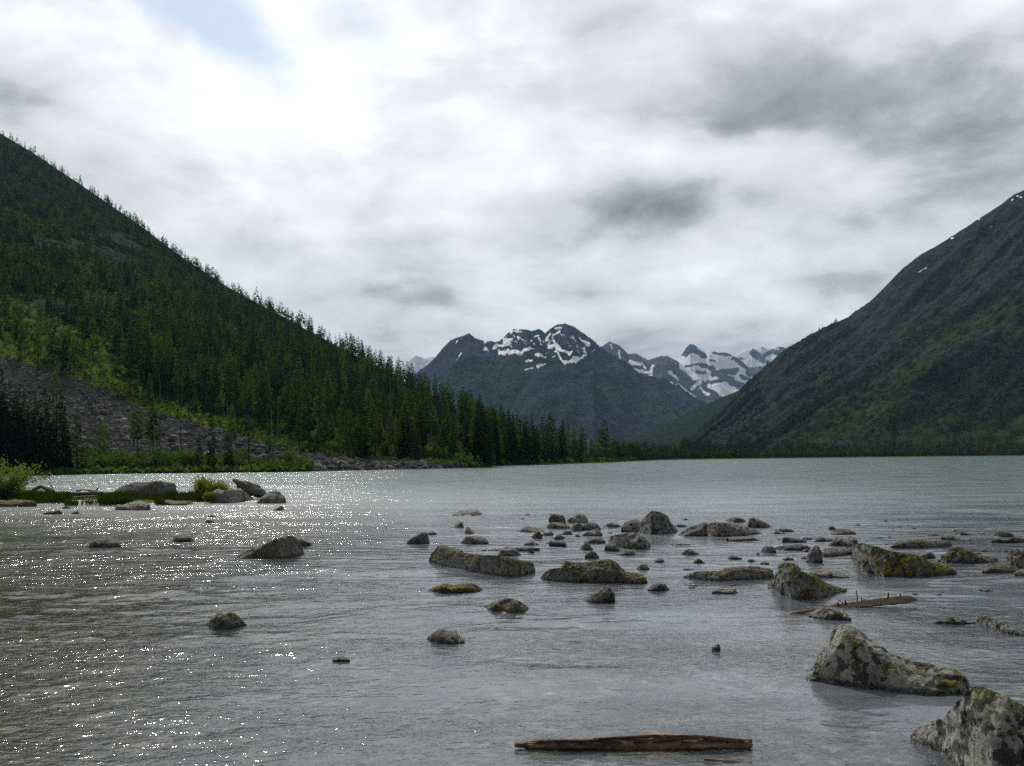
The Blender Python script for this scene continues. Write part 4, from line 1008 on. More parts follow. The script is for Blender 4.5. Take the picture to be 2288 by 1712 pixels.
def rock(crop, label, moss, bright, lich, top, base, depth=0.90, crest=0.56, res=1.0, seed=None, group=None, name='rock', rough=1.0, cut=5):
    """loft a boulder: its skyline and its waterline as the photo shows them, with real depth behind"""
    T = unc(crop, top); 
    if isinstance(base, (int, float)):
        b0 = (top[0][0], top[0][1] if top[0][1] > base - 12 else base - 3); b1 = (top[-1][0], top[-1][1] if top[-1][1] > base - 12 else base - 3)
        mid = 0.5 * (b0[0] + b1[0]); q = 0.28 * (b1[0] - b0[0])
        base = [(b0[0], min(b0[1] + 2, base)), (mid - q, base), (mid + q, base), (b1[0], min(b1[1] + 2, base))]
    B = unc(crop, base)
    x0, x1 = T[0, 0], T[-1, 0]
    wpx = x1 - x0
    sd = seed if seed is not None else int(abs(x0 * 13 + T[0, 1] * 7)) % 9973
    g = np.random.default_rng(sd)
    nu = int(np.clip(wpx * 0.60 * res, 22, 150)); nv = int(np.clip(nu * 0.8, 22, 90))
    u = 0.5 - 0.5 * np.cos(np.linspace(0, math.pi, nu)); u = 0.6 * u + 0.4 * np.linspace(0, 1, nu)
    px = x0 + u * wpx
    pt = np.interp(px, T[:, 0], T[:, 1]); pb = np.interp(px, B[:, 0], B[:, 1])
    hpx = np.maximum(pb - pt, 0.0)
    Yb = dist0(px, pb); Yb = np.clip(Yb, 2, 200)
    wm = wpx * np.median(Yb) / F
    env = np.clip(4 * u * (1 - u), 0, 1) ** 0.55
    D = depth * wm * (0.12 + 0.88 * env)
    D = np.maximum(D, 0.05)
    hm = hpx * Yb / F
    c = np.clip(crest + 0.10 * perlin(u * 4 + sd * 0.37, u * 0 + 1.3), 0.15, 0.85)
    Yc = Yb + D * c
    X, Z = tan(px, pt)
    zc = np.maximum(HC + Z * Yc, 0.01)
    zc = np.where(hpx < 1.0, -0.03, zc)
    # cross section: under water in front, front face, crest, back face, under water behind
    nf_ = int(nv * 0.55)
    a = np.linspace(-0.30, 1, nf_); V = np.zeros((nu, nv, 3)); zb = -0.25 - 0.15 * min(wm, 1.5)
    qf = 0.40 + 0.22 * perlin(u * 5 + sd * 0.11, u * 0 + 4.1)[:, None]
    for j in range(nv):
        if j < nf_:
            t = a[j]
            if t < 0: yy = Yb - 0.10 * wm * (-t / 0.30); zz = zb * (-t / 0.30) * np.ones(nu)
            else:
                yy = Yb + (Yc - Yb) * t ** 1.15; zz = zc * (t ** qf[:, 0])
        else:
            t = (j - nf_ + 1) / (nv - nf_)
            yy = Yc + (Yb + D - Yc) * t; zz = zb + (zc - zb) * (1 - t ** 1.7)
        V[:, j, 0] = X * Yc + (X * 0) ; V[:, j, 1] = yy; V[:, j, 2] = zz
    # sides converge with perspective of the crest only: real width
    P = V.reshape(-1, 3)
    cen = np.array([P[:, 0].mean(), P[:, 1].mean(), 0.0]); ext = np.array([wm * 0.5, max(D.max() * 0.5, 0.05), max(zc.max(), 0.05)])
    # planar breaks
    for k in range(cut):
        nrm = g.normal(size=3); nrm[2] = abs(nrm[2]) * 0.6; nrm[1] = -abs(nrm[1]) if k < cut - 1 else nrm[1]; nrm /= np.linalg.norm(nrm)
        q = (P - cen) @ nrm; lim = np.quantile(q[P[:, 2] > 0.0], g.uniform(0.82, 0.95)) if (P[:, 2] > 0).any() else q.max()
        over = np.clip(q - lim, 0, None); P = P - nrm[None] * (over * 0.75)[:, None]
    amp = 0.075 * rough * float(np.clip(np.percentile(hm, 85), 0.02, 0.6)) + 0.006
    f = 1.0 / max(0.35 * min(wm, max(hm.max() * 2.2, 0.1)), 0.05)
    d = fbm(P[:, 0] * f + sd, P[:, 1] * f, P[:, 2] * f, o=5, gain=0.6)
    d2 = 0.6 - np.abs(fbm(P[:, 0] * f * 1.7, P[:, 1] * f * 1.7 + sd, P[:, 2] * f * 1.7, o=3)) * 2.4
    # blocky breaks: each joint block stands a little in or out; tilted layers
    ns = 16; Sx = P[g.integers(0, len(P), ns)] + g.normal(0, 0.05, (ns, 3)) * wm
    wp = P + np.stack([perlin(P[:, 0] * f * 3 + k * 9, P[:, 1] * f * 3, P[:, 2] * f * 3) for k in range(3)], -1) * 0.08 * wm
    dist_ = ((wp[:, None, :] - Sx[None]) ** 2).sum(-1); cell = dist_.argmin(1); off_ = g.uniform(-1, 1, ns); tl = g.normal(0, 1, (ns, 3))
    blk = off_[cell] + ((wp - Sx[cell]) * tl[cell]).sum(1) / max(0.35 * wm, 0.05)
    la = np.array([g.normal(0, 0.35), g.normal(0, 0.25), 1.0]); lay = (wp @ la) * f * 2.2; lay = lay - np.floor(lay) - 0.5
    G = P.reshape(nu, nv, 3); du = np.gradient(G, axis=0); dv_ = np.gradient(G, axis=1); N = np.cross(du, dv_); N /= np.linalg.norm(N, axis=2)[..., None] + 1e-9
    N = N.reshape(-1, 3); N[N[:, 2] < -0.9] *= -1
    if np.mean(N[:, 2]) < 0: N = -N
    P = P + N * ((d * 1.7 + d2 * 0.5 + blk * 0.55 + lay * 0.55) * amp)[:, None]
    # bring the skyline back to the one in the photo after chipping
    Q = P.reshape(nu, nv, 3); zt = (Q[:, :, 2] - HC) / Q[:, :, 1]; zt[Q[:, :, 2] < 0] = -9
    jm = np.argmax(zt, axis=1); cur = Q[np.arange(nu), jm, 2]; ym = Q[np.arange(nu), jm, 1]
    want = HC + tan(px, pt)[1] * ym
    ratio = np.where((hpx > 2) & (cur > 0.01), np.clip(want / np.maximum(cur, 0.01), 0.35, 1.9), 1.0)
    ratio = np.convolve(np.pad(ratio, 1, mode='edge'), [0.25, 0.5, 0.25], 'valid')
    Q[:, :, 2] = np.where(Q[:, :, 2] > 0, Q[:, :, 2] * ratio[:, None], Q[:, :, 2]); P = Q.reshape(-1, 3)
    o0 = np.array([cen[0], cen[1], 0.0])
    fl = grid_faces(nu, nv)
    me = mesh_from(name, P - o0, fl[:, ::-1] if True else fl, [M['rock']], smooth=True)
    o = link(name, me, label=label, cat='rock', group=group)
    o.location = o0
    o.color = (moss, bright, lich, 1)
    return o

FIELD = 'rocks strewn across the shallows'
def RK(crop, label, top, base, moss=0.3, bright=0.45, lich=0.3, **kw): return rock(crop, label, moss, bright, lich, top, base, group=kw.pop('group', FIELD), **kw)

# --- middle of the lake (crop C)
RK('C', 'flat pale slab awash far out, highest rock left of the field centre', [(588, 145), (680, 138), (760, 118), (790, 109), (870, 108), (925, 140)], 146, 0.3, 0.6)
RK('C', 'small pale pointed stone between the flat awash slab and the dark upright stone', [(705, 219), (725, 208), (765, 178), (785, 185), (792, 219)], 220, 0.1, 0.6)
RK('C', 'small dark upright stone with a low tail to its right', [(798, 255), (806, 216), (820, 211), (845, 236), (868, 252), (930, 256)], 260, 0.1, 0.3, cut=3)
RK('C', 'rounded dark boulder left of the field, tallest at its right end', [(428, 315), (480, 277), (530, 246), (568, 248), (578, 312)], [(428, 316), (490, 323), (578, 318)], 0.35, 0.35)
RK('C', 'low stone tucked behind the right end of the rounded dark boulder', [(555, 262), (575, 245), (605, 241), (632, 262)], 266, 0.2, 0.45)
RK('C', 'rounded grey stone just above the left end of the long mossy rock', [(778, 310), (800, 276), (830, 270), (880, 271), (925, 280), (948, 308)], 321, 0.3, 0.5, 0.4)
RK('C', 'long mossy boulder with a raised left end, its front edge green', [(588, 422), (604, 372), (632, 332), (660, 342), (700, 352), (800, 374), (900, 387), (1000, 391), (1060, 402), (1150, 420), (1250, 446), (1335, 472)], [(588, 424), (650, 452), (820, 488), (1000, 526), (1100, 522), (1200, 510), (1335, 474)], 0.75, 0.5, 0.35, depth=0.30, crest=0.35, res=1.3)
RK('C', 'mossy ledge stone lying behind the raised left end of the long mossy boulder', [(630, 350), (640, 329), (680, 334), (740, 345), (790, 360), (815, 382)], 385, 0.6, 0.4)
RK('C', 'pale rounded hump close behind the middle of the long mossy boulder', [(998, 392), (1020, 352), (1048, 338), (1072, 332), (1100, 345), (1125, 360), (1142, 388)], 396, 0.05, 0.62, 0.5)
RK('C', 'big dark hump-backed boulder in the middle with a low foot at each side', [(1230, 532), (1265, 500), (1300, 480), (1345, 470), (1395, 466), (1408, 440), (1422, 424), (1470, 432), (1530, 434), (1600, 422), (1700, 414), (1735, 432), (1760, 462), (1790, 490), (1850, 496), (1900, 512), (1945, 555)], [(1230, 534), (1290, 552), (1350, 561), (1700, 564), (1760, 560), (1850, 570), (1945, 558)], 0.55, 0.36, 0.35, depth=0.42, crest=0.45, res=1.3)
RK('C', 'low moss-topped cushion-shaped rock in open water below the long mossy boulder', [(578, 600), (620, 580), (680, 563), (730, 573), (780, 566), (830, 560), (880, 577), (908, 600)], [(578, 602), (640, 630), (760, 634), (860, 625), (908, 603)], 0.85, 0.42, 0.2)
RK('C', 'domed moss and lichen rock right of and nearer than the cushion-shaped one', [(903, 718), (950, 690), (1000, 666), (1045, 654), (1090, 655), (1120, 668), (1160, 688), (1202, 718)], [(903, 722), (1000, 755), (1090, 765), (1150, 756), (1202, 722)], 0.6, 0.5, 0.55)
RK('C', 'angular dark rock, sharp peak at its right side, in front of the hump-backed boulder', [(1512, 664), (1545, 650), (1590, 628), (1625, 605), (1660, 586), (1692, 570), (1712, 600), (1726, 640), (1732, 682)], [(1512, 666), (1600, 688), (1732, 686)], 0.15, 0.34, 0.35, crest=0.4)
RK('C', 'flat black wedge of rock right of the sharp-peaked dark rock', [(1923, 603), (1945, 582), (1970, 568), (2030, 566), (2057, 594)], [(1923, 606), (2000, 615), (2057, 599)], 0.0, 0.2, 0.0, cut=3)
RK('C', 'small boulder nearest the camera left of centre, sloping down to the right', [(558, 910), (600, 872), (630, 846), (660, 842), (715, 858), (735, 856), (760, 884), (800, 914), (832, 936)], [(558, 916), (640, 932), (760, 940), (832, 940)], 0.2, 0.36, 0.4)
RK('C', 'small grey stone by itself right of the hump-backed boulder', [(1858, 472), (1890, 440), (1918, 444), (1938, 472)], 481, 0.1, 0.5)
RK('C', 'dark square-edged block at the back of the rock field, touching a pale slab', [(1316, 182), (1326, 136), (1350, 133), (1400, 141), (1418, 160), (1425, 196)], 202, 0.1, 0.30, cut=3)
RK('C', 'pale slab leaning on the right of the dark square-edged block', [(1412, 188), (1440, 160), (1470, 145), (1500, 128), (1530, 132), (1552, 155), (1562, 178)], 195, 0.1, 0.6, 0.4)
RK('C', 'light mossy stone in front of the dark square-edged block', [(1298, 220), (1312, 196), (1335, 184), (1400, 190), (1450, 208)], 226, 0.5, 0.55)
RK('C', 'low flat rock at the left end of the back row', [(1128, 242), (1150, 222), (1182, 211), (1260, 221), (1335, 240)], 249, 0.35, 0.45)
RK('C', 'dark little triangular stone under the low flat rock of the back row', [(1214, 275), (1232, 248), (1250, 234), (1278, 264)], 284, 0.2, 0.3)
RK('C', 'thin pale stone right of the dark triangular one', [(1270, 262), (1290, 246), (1335, 240), (1345, 262)], 267, 0.0, 0.6)
RK('C', 'dark mossy nub in the middle of the cluster, below the light mossy stone', [(1343, 284), (1362, 266), (1385, 260), (1418, 280)], 290, 0.4, 0.3)
RK('C', 'low dark stone right above the mossy nub', [(1383, 257), (1418, 236), (1450, 240), (1465, 256)], 262, 0.2, 0.32)
RK('C', 'rounded stone below the pale leaning slab', [(1448, 232), (1465, 200), (1490, 185), (1520, 202), (1534, 232)], 242, 0.1, 0.4)
RK('C', 'broad dark stone right of the one below the pale leaning slab', [(1518, 220), (1545, 192), (1570, 184), (1610, 190), (1642, 232)], 237, 0.25, 0.36)
RK('C', 'grey stone in front of the broad dark stone of the cluster', [(1518, 266), (1550, 245), (1580, 236), (1622, 224), (1648, 256)], 271, 0.1, 0.48)
RK('C', 'black brick-shaped stone in front of the cluster', [(1320, 306), (1328, 301), (1380, 304), (1420, 307), (1424, 322)], 336, 0.0, 0.2, 0.0, cut=2)
RK('C', 'small dark stone with a sharp top beside the pale wedge', [(1508, 350), (1528, 322), (1546, 309), (1570, 322), (1590, 352)], 358, 0.1, 0.28)
RK('C', 'low oval stone between the cluster and the broad broken slab', [(1538, 305), (1570, 286), (1605, 277), (1645, 287), (1678, 308)], 317, 0.2, 0.4)
RK('C', 'little dark lump in front of the sharp-topped small stone', [(1543, 390), (1560, 370), (1582, 361), (1605, 372), (1624, 395)], 411, 0.1, 0.3)
RK('C', 'broad broken slab with a dark overhung front edge, right of centre', [(1686, 302), (1700, 278), (1730, 262), (1800, 250), (1850, 245), (1890, 262), (1915, 285), (1940, 310), (1962, 336)], [(1686, 306), (1740, 346), (1800, 350), (1900, 352), (1962, 340)], 0.25, 0.48, 0.4, depth=0.6)
RK('C', 'pale wedge-shaped stone against the left front of the broad broken slab', [(1655, 340), (1680, 315), (1702, 303), (1730, 320), (1752, 350)], 362, 0.05, 0.55)
RK('C', 'flat mossy stone awash in front of the broad broken slab', [(1728, 384), (1760, 365), (1795, 354), (1830, 362), (1855, 382)], 390, 0.55, 0.5)
RK('C', 'tiny stone awash right above the small grey single stone', [(1966, 424), (1990, 411), (2012, 409), (2032, 424)], 431, 0.1, 0.36)
RK('C', 'low stone left of the tall cone-shaped boulder and farther out', [(1658, 210), (1680, 193), (1705, 187), (1740, 196), (1765, 212)], 219, 0.1, 0.35)
RK('C', 'lower rock heaped against the left foot of the tall cone-shaped boulder', [(1768, 218), (1785, 188), (1820, 172), (1855, 168), (1890, 178), (1910, 205), (1930, 235)], 248, 0.3, 0.45, 0.4)
RK('C', 'tall cone-shaped boulder, the highest rock in the back row', [(1868, 250), (1885, 185), (1905, 160), (1930, 135), (1950, 115), (1975, 116), (2005, 122), (2050, 145), (2068, 185), (2082, 208), (2112, 234)], [(1868, 252), (1940, 264), (2000, 266), (2060, 258), (2112, 238)], 0.2, 0.46, 0.5, depth=0.7, res=1.5)
RK('C', 'thin dark stone awash right of the tall cone-shaped boulder', [(2088, 208), (2120, 195), (2150, 199), (2168, 210)], 214, 0.0, 0.28)
RK('C', 'thin dark bar of rock between the broken slab and the scattered stones at right', [(2055, 320), (2075, 310), (2120, 312), (2170, 316), (2200, 326)], 328, 0.0, 0.25)
RK('C', 'light broken stone behind the pale hump, left of the black brick-shaped one', [(1162, 324), (1185, 306), (1215, 299), (1255, 322)], 331, 0.1, 0.5)
RK('C', 'dark nub right of the pale rounded hump', [(1183, 366), (1195, 346), (1208, 339), (1232, 366)], 376, 0.0, 0.3)
RK('C', 'long low ledge just awash behind the long mossy boulder', [(828, 366), (900, 355), (980, 348), (1100, 342), (1200, 340), (1280, 346)], 362, 0.1, 0.40, depth=0.15)
RK('C', 'tiny dark stone farthest out, right of the cone-shaped boulder', [(2138, 168), (2155, 159), (2182, 169)], 171, 0.0, 0.25)
RK('C', 'speck of dark stone left of the light mossy stone at the back', [(1680, 250), (1695, 244), (1708, 251)], 254, 0.0, 0.3)
RK('C', 'small stone between the dark nub and the low oval stone', [(1478, 270), (1495, 260), (1512, 271)], 276, 0.0, 0.45)
# --- right half (crop D)
RK('D', 'flat dark stone farthest back above the large pale slab', [(453, 170), (475, 154), (505, 147), (550, 155), (578, 172)], 179, 0.0, 0.26)
RK('D', 'two-toned boulder with a pale patch at the back right of the large pale slab', [(580, 190), (586, 156), (605, 149), (650, 160), (690, 181), (720, 203)], 212, 0.1, 0.36, 0.45)
RK('D', 'large pale slab lying across the back row right of the cone-shaped boulder', [(322, 232), (335, 196), (360, 180), (395, 174), (480, 184), (560, 198), (610, 214), (655, 240)], [(322, 245), (380, 262), (450, 266), (560, 255), (655, 246)], 0.1, 0.56, 0.4, depth=0.55, res=1.3)
RK('D', 'stepped stone joining the left end of the large pale slab', [(158, 252), (200, 232), (240, 203), (290, 190), (320, 176), (348, 182), (352, 232)], 260, 0.4, 0.44)
RK('D', 'thin ledge awash in front of the large pale slab', [(452, 268), (500, 262), (560, 262), (620, 268), (655, 280)], 291, 0.2, 0.46)
RK('D', 'flat dark stone, lower of a close pair right of the two-toned boulder', [(722, 244), (745, 232), (780, 231), (815, 246)], 249, 0.0, 0.34)
RK('D', 'wide flat stone, upper of a close pair right of the two-toned boulder', [(743, 222), (770, 213), (810, 212), (862, 228)], 236, 0.0, 0.4)
RK('D', 'black flat-topped stone right of centre behind the long dark bar', [(788, 282), (796, 263), (820, 264), (870, 271), (925, 285)], 299, 0.0, 0.2, 0.0)
RK('D', 'small dark cap right of the black flat-topped stone', [(903, 275), (925, 265), (945, 265), (968, 278)], 284, 0.0, 0.26)
RK('D', 'dark twin-topped stone left of the pale sloping stone', [(963, 292), (985, 272), (1010, 262), (1040, 268), (1082, 274)], 294, 0.0, 0.26)
RK('D', 'black wedge at the back right, low on its right side', [(1048, 246), (1085, 228), (1122, 214), (1165, 218), (1220, 238)], 250, 0.0, 0.22)
RK('D', 'small round dark stone just left above the black wedge', [(1052, 220), (1065, 202), (1080, 198), (1103, 218)], 224, 0.0, 0.24)
RK('D', 'pale sloping stone below the black wedge', [(1052, 312), (1080, 285), (1110, 268), (1150, 263), (1195, 258), (1228, 285)], 320, 0.05, 0.62, 0.4)
RK('D', 'rounded grey stone left of the long dark bar', [(663, 348), (675, 325), (695, 315), (725, 316), (750, 345)], 357, 0.05, 0.46)
RK('D', 'long dark bar of rock behind the upright pale stone', [(738, 330), (770, 318), (830, 312), (890, 308), (930, 315), (958, 332)], 340, 0.15, 0.30, depth=0.35)
RK('D', 'upright pale stone standing between the dark bar and the great mossy boulder', [(928, 410), (940, 370), (955, 340), (975, 318), (992, 310), (1008, 340), (1016, 375), (1024, 400)], 418, 0.05, 0.55, 0.4)
RK('D', 'flat ledge between the upright pale stone and the great mossy boulder', [(1008, 372), (1035, 335), (1060, 328), (1110, 328), (1155, 324), (1200, 345)], [(1008, 388), (1060, 382), (1200, 362)], 0.15, 0.42)
RK('D', 'great mossy boulder at right, pale left end, long dark slope to its right', [(1190, 340), (1198, 318), (1225, 306), (1262, 300), (1300, 312), (1345, 322), (1420, 346), (1490, 354), (1560, 366), (1610, 384), (1650, 402), (1700, 420), (1760, 444), (1860, 474)], [(1190, 346), (1215, 400), (1240, 452), (1290, 480), (1350, 494), (1500, 502), (1650, 492), (1860, 478)], 0.72, 0.40, 0.45, depth=0.40, crest=0.30, res=1.3)
RK('D', 'pyramid-shaped boulder with green moss on its near face', [(702, 550), (730, 520), (750, 490), (768, 460), (800, 432), (832, 414), (868, 438), (905, 465), (950, 480), (1000, 500), (1040, 528), (1085, 552), (1168, 572)], [(702, 560), (770, 600), (800, 628), (860, 638), (950, 636), (1060, 602), (1168, 575)], 0.62, 0.50, 0.5, depth=0.6, crest=0.40, res=1.4)
RK('D', 'grey stone half hidden behind the top of the pyramid-shaped boulder', [(756, 445), (772, 420), (795, 408), (840, 410), (880, 430), (890, 450)], 455, 0.1, 0.52, 0.5)
RK('D', 'wide flat mossy rock left of the pyramid-shaped boulder', [(208, 496), (240, 478), (280, 466), (350, 466), (420, 464), (450, 450), (485, 440), (560, 436), (620, 438), (690, 446), (735, 460), (768, 496)], [(208, 502), (300, 522), (450, 522), (600, 516), (768, 502)], 0.42, 0.52, 0.5, depth=0.35)
RK('D', 'low flat stone close right of the pyramid-shaped boulder', [(940, 475), (985, 458), (1040, 455), (1085, 468), (1130, 472), (1172, 500)], 506, 0.1, 0.48)
RK('D', 'small dark stone left of the wide flat mossy rock and farther out', [(262, 414), (280, 393), (295, 390), (328, 415)], 420, 0.0, 0.28)
RK('D', 'small dark stone with a tail, level with the little wake, above the wide flat rock', [(462, 390), (478, 374), (500, 373), (555, 390)], 396, 0.0, 0.26)
RK('D', 'pale stone awash with foam round it, left above the wide flat rock', [(190, 360), (215, 338), (240, 334), (295, 360)], 369, 0.1, 0.7, 0.5)
RK('D', 'flat light stone below the wide flat mossy rock', [(373, 585), (395, 567), (450, 570), (500, 570), (524, 590)], 601, 0.15, 0.44, 0.4)
RK('D', 'tiny dark chip of stone left of the flat light stone', [(226, 548), (258, 538), (290, 547)], 552, 0.0, 0.26)
RK('D', 'small stone above the right end of the wide flat mossy rock', [(652, 421), (680, 405), (714, 421)], 427, 0.0, 0.36)
RK('D', 'tiny dark stone above the middle of the wide flat mossy rock', [(576, 402), (598, 391), (628, 404)], 408, 0.0, 0.28)
RK('D', 'flat dark chip below the long dark bar', [(782, 394), (815, 380), (855, 394)], 399, 0.0, 0.3)
RK('D', 'thin low stone at the left tip of the wide flat mossy rock', [(186, 455), (225, 444), (270, 456)], 461, 0.0, 0.36)
RK('D', 'thin dark shard lying on the back of the wide flat mossy rock', [(570, 440), (600, 432), (664, 438)], 443, 0.0, 0.26)
RK('D', 'long flat mossy ledge behind the great mossy boulder at right', [(1420, 322), (1460, 296), (1510, 284), (1565, 278), (1640, 285), (1700, 284), (1760, 286), (1808, 300)], [(1420, 328), (1600, 332), (1808, 318)], 0.45, 0.44, 0.3, depth=0.3)
RK('D', 'dark stone at the far right of the back row, above the long flat mossy ledge', [(1784, 244), (1800, 225), (1820, 222), (1855, 236), (1900, 248)], 251, 0.0, 0.3)
RK('D', 'rounded stone near the right edge at the back', [(2030, 255), (2050, 234), (2072, 224), (2112, 222), (2148, 252)], 264, 0.05, 0.36)
RK('D', 'dark knobbly bar of rock under the rounded stone near the right edge', [(1985, 294), (2020, 280), (2060, 276), (2110, 272), (2140, 262), (2190, 268), (2240, 292)], 300, 0.1, 0.30, depth=0.3)
RK('D', 'tiny flat stone between the far right dark stone and the rounded one', [(1940, 242), (1960, 236), (1988, 243)], 245, 0.0, 0.28)
RK('D', 'thin stone awash left of the far right dark stone', [(1635, 252), (1680, 243), (1715, 251)], 255, 0.0, 0.34)
RK('D', 'low dark stone right of the black wedge', [(1312, 269), (1350, 261), (1384, 269)], 273, 0.0, 0.26)
RK('D', 'flat grey stone behind the right end of the long flat mossy ledge', [(1720, 262), (1760, 248), (1830, 264), (1905, 272)], 286, 0.0, 0.42)
RK('D', 'heaped mossy rock right of the great mossy boulder, pale flanks', [(1710, 400), (1738, 365), (1762, 345), (1800, 328), (1832, 320), (1872, 336), (1930, 364), (1980, 376), (2030, 382), (2084, 398)], [(1710, 408), (1800, 424), (1950, 422), (2084, 410)], 0.55, 0.44, 0.5, depth=0.5)
RK('D', 'pale stone between the great mossy boulder and the heaped mossy rock', [(1565, 375), (1590, 350), (1625, 344), (1660, 352), (1690, 375)], 390, 0.05, 0.55, 0.5)
RK('D', 'rounded mossy boulder near the right edge below the heaped rock', [(1972, 460), (1995, 432), (2030, 415), (2072, 418), (2112, 410), (2168, 462)], 480, 0.5, 0.42, 0.3)
RK('D', 'large grey boulder cut off by the right edge of the photo', [(2105, 420), (2120, 365), (2140, 344), (2180, 335), (2230, 330), (2300, 360), (2360, 440)], [(2105, 440), (2160, 462), (2260, 468), (2360, 450)], 0.1, 0.46, 0.45)
RK('D', 'low stone at the right edge in front of the large grey boulder', [(2150, 480), (2180, 458), (2215, 455), (2260, 470), (2290, 490)], 500, 0.05, 0.44)
RK('D', 'white-lichened rock with moss balls under the left half of the branched log', [(955, 728), (980, 700), (1005, 684), (1032, 660), (1065, 672), (1100, 684), (1130, 702), (1160, 722), (1200, 754)], [(955, 738), (1010, 752), (1080, 760), (1200, 764)], 0.40, 0.62, 0.85)
RK('D', 'pale ledge awash at right, left of the lichened ridge of rock', [(1675, 772), (1705, 755), (1745, 744), (1790, 740), (1835, 742), (1870, 762), (1940, 770)], 780, 0.15, 0.52, 0.7, depth=0.3)
RK('D', 'lichened ridge of rock running off to the right edge of the photo', [(1936, 750), (1955, 736), (1990, 735), (2040, 748), (2085, 768), (2150, 806), (2215, 830), (2300, 850)], [(1936, 762), (1990, 800), (2040, 828), (2130, 848), (2300, 862)], 0.25, 0.46, 0.7, depth=0.35)
RK('D', 'dark chip of stone right of the end of the branched log', [(1540, 602), (1566, 590), (1592, 603)], 606, 0.0, 0.3)
RK('D', 'thin dark stone awash at right, well right of the branched log', [(1680, 604), (1710, 595), (1735, 605)], 609, 0.0, 0.3)
RK('D', 'thin ripple-washed stone between the great mossy boulder and the right edge', [(1930, 575), (1975, 566), (2020, 578)], 583, 0.0, 0.42)
# --- near right corner (crop E)
RK('E', 'big pointed boulder with green lichen top and dark moss, nearest but one at right', [(1374, 288), (1398, 240), (1420, 196), (1444, 150), (1466, 108), (1484, 84), (1502, 77), (1530, 80), (1562, 86), (1592, 104), (1622, 126), (1660, 160), (1692, 186), (1750, 208), (1802, 220), (1860, 228), (1902, 236), (1940, 248), (1972, 264), (2000, 284), (2026, 316)], [(1374, 294), (1430, 306), (1500, 316), (1600, 324), (1680, 334), (1740, 344), (1800, 350), (1920, 352), (1980, 340), (2026, 322)], 0.48, 0.54, 0.80, depth=0.55, crest=0.50, res=1.0, rough=0.6)
RK('E', 'large pale lichened boulder filling the bottom right corner', [(1766, 514), (1790, 484), (1820, 464), (1860, 452), (1905, 436), (1935, 404), (1965, 372), (1990, 340), (2015, 314), (2050, 316), (2095, 332), (2135, 350), (2212, 386), (2320, 420), (2440, 520)], [(1766, 520), (1810, 548), (1860, 574), (1900, 606), (1930, 660), (2000, 740), (2150, 800), (2440, 780)], 0.42, 0.54, 0.85, depth=0.55, crest=0.62, res=1.0, rough=0.45, cut=4)
RK('E', 'small angular stone tip alone in calm water, left of the big pointed boulder', [(1012, 168), (1024, 160), (1040, 152), (1045, 174)], 179, 0.0, 0.36)
# --- left half (crop A, B)
RK('A', 'big dark flat-topped boulder on the grassy spit at left, undercut at its right end', [(680, 298), (705, 268), (740, 246), (785, 228), (830, 216), (880, 214), (925, 212), (970, 205), (1010, 210), (1050, 219), (1095, 220), (1112, 235), (1100, 262), (1088, 290)], [(680, 312), (800, 322), (1000, 320), (1088, 308)], 0.10, 0.30, 0.35, depth=0.55, crest=0.35, res=1.2)
RK('A', 'mossy low rock before the grass on the spit, right of the pale awash slab', [(980, 350), (995, 328), (1040, 322), (1110, 334), (1160, 332), (1220, 350)], 358, 0.6, 0.40)
RK('A', 'pale-topped boulder with a dark front at the right end of the spit', [(1296, 335), (1304, 290), (1322, 266), (1345, 255), (1380, 266), (1420, 264), (1455, 255), (1490, 260), (1515, 275), (1540, 296), (1566, 318)], [(1296, 342), (1400, 348), (1500, 340), (1566, 320)], 0.30, 0.52, 0.45, crest=0.5)
RK('A', 'rounded boulder standing off the end of the spit, mossy at its left foot', [(1590, 345), (1612, 312), (1640, 290), (1668, 272), (1702, 264), (1728, 272), (1748, 296), (1758, 302), (1775, 330)], 346, 0.4, 0.5, 0.4)
RK('A', 'pale flat slab awash in front of the spit', [(708, 384), (722, 352), (760, 354), (800, 342), (850, 328), (890, 335), (935, 352)], 388, 0.1, 0.68, 0.6)
RK('A', 'row of small brown stones at the right end of the pale flat slab', [(782, 380), (810, 366), (835, 364), (870, 374), (895, 380)], 385, 0.2, 0.4)
RK('A', 'flat yellow-mossed stone in the water left of the pale flat slab', [(268, 412), (290, 398), (320, 390), (370, 389), (398, 404)], 413, 0.95, 0.4)
RK('A', 'small dark stone right of the flat yellow-mossed stone', [(438, 406), (465, 396), (482, 394), (494, 406)], 409, 0.0, 0.3)
RK('A', 'small red-brown stone in the glitter right of the spit', [(1264, 462), (1282, 446), (1305, 442), (1340, 452), (1372, 460)], 466, 0.05, 0.34)
RK('A', 'tiny stone just behind the red-brown one in the glitter', [(1268, 424), (1290, 418), (1310, 414), (1338, 424)], 427, 0.0, 0.4)
RK('A', 'rounded dark stone in the stream, left of the flat-topped dark one', [(548, 602), (562, 580), (590, 566), (650, 554), (690, 558), (720, 572), (750, 605)], 617, 0.2, 0.38, 0.4)
RK('A', 'flat-topped dark stone in the stream left of the mossy wedge', [(1068, 574), (1078, 556), (1095, 549), (1145, 547), (1175, 556), (1206, 574)], 583, 0.0, 0.28)
RK('A', 'mossy wedge-shaped boulder rising to a peak on its right, left of centre', [(1440, 675), (1500, 652), (1555, 628), (1620, 604), (1660, 585), (1705, 564), (1760, 550), (1800, 544), (1825, 556), (1845, 575), (1862, 610), (1878, 652)], [(1440, 680), (1550, 688), (1680, 690), (1800, 680), (1878, 658)], 0.62, 0.48, 0.35, depth=0.5, crest=0.45, res=1.4)
RK('A', 'small dark stone touching the right side of the mossy wedge-shaped boulder', [(1826, 590), (1845, 564), (1865, 560), (1900, 578), (1938, 600)], 610, 0.05, 0.34)
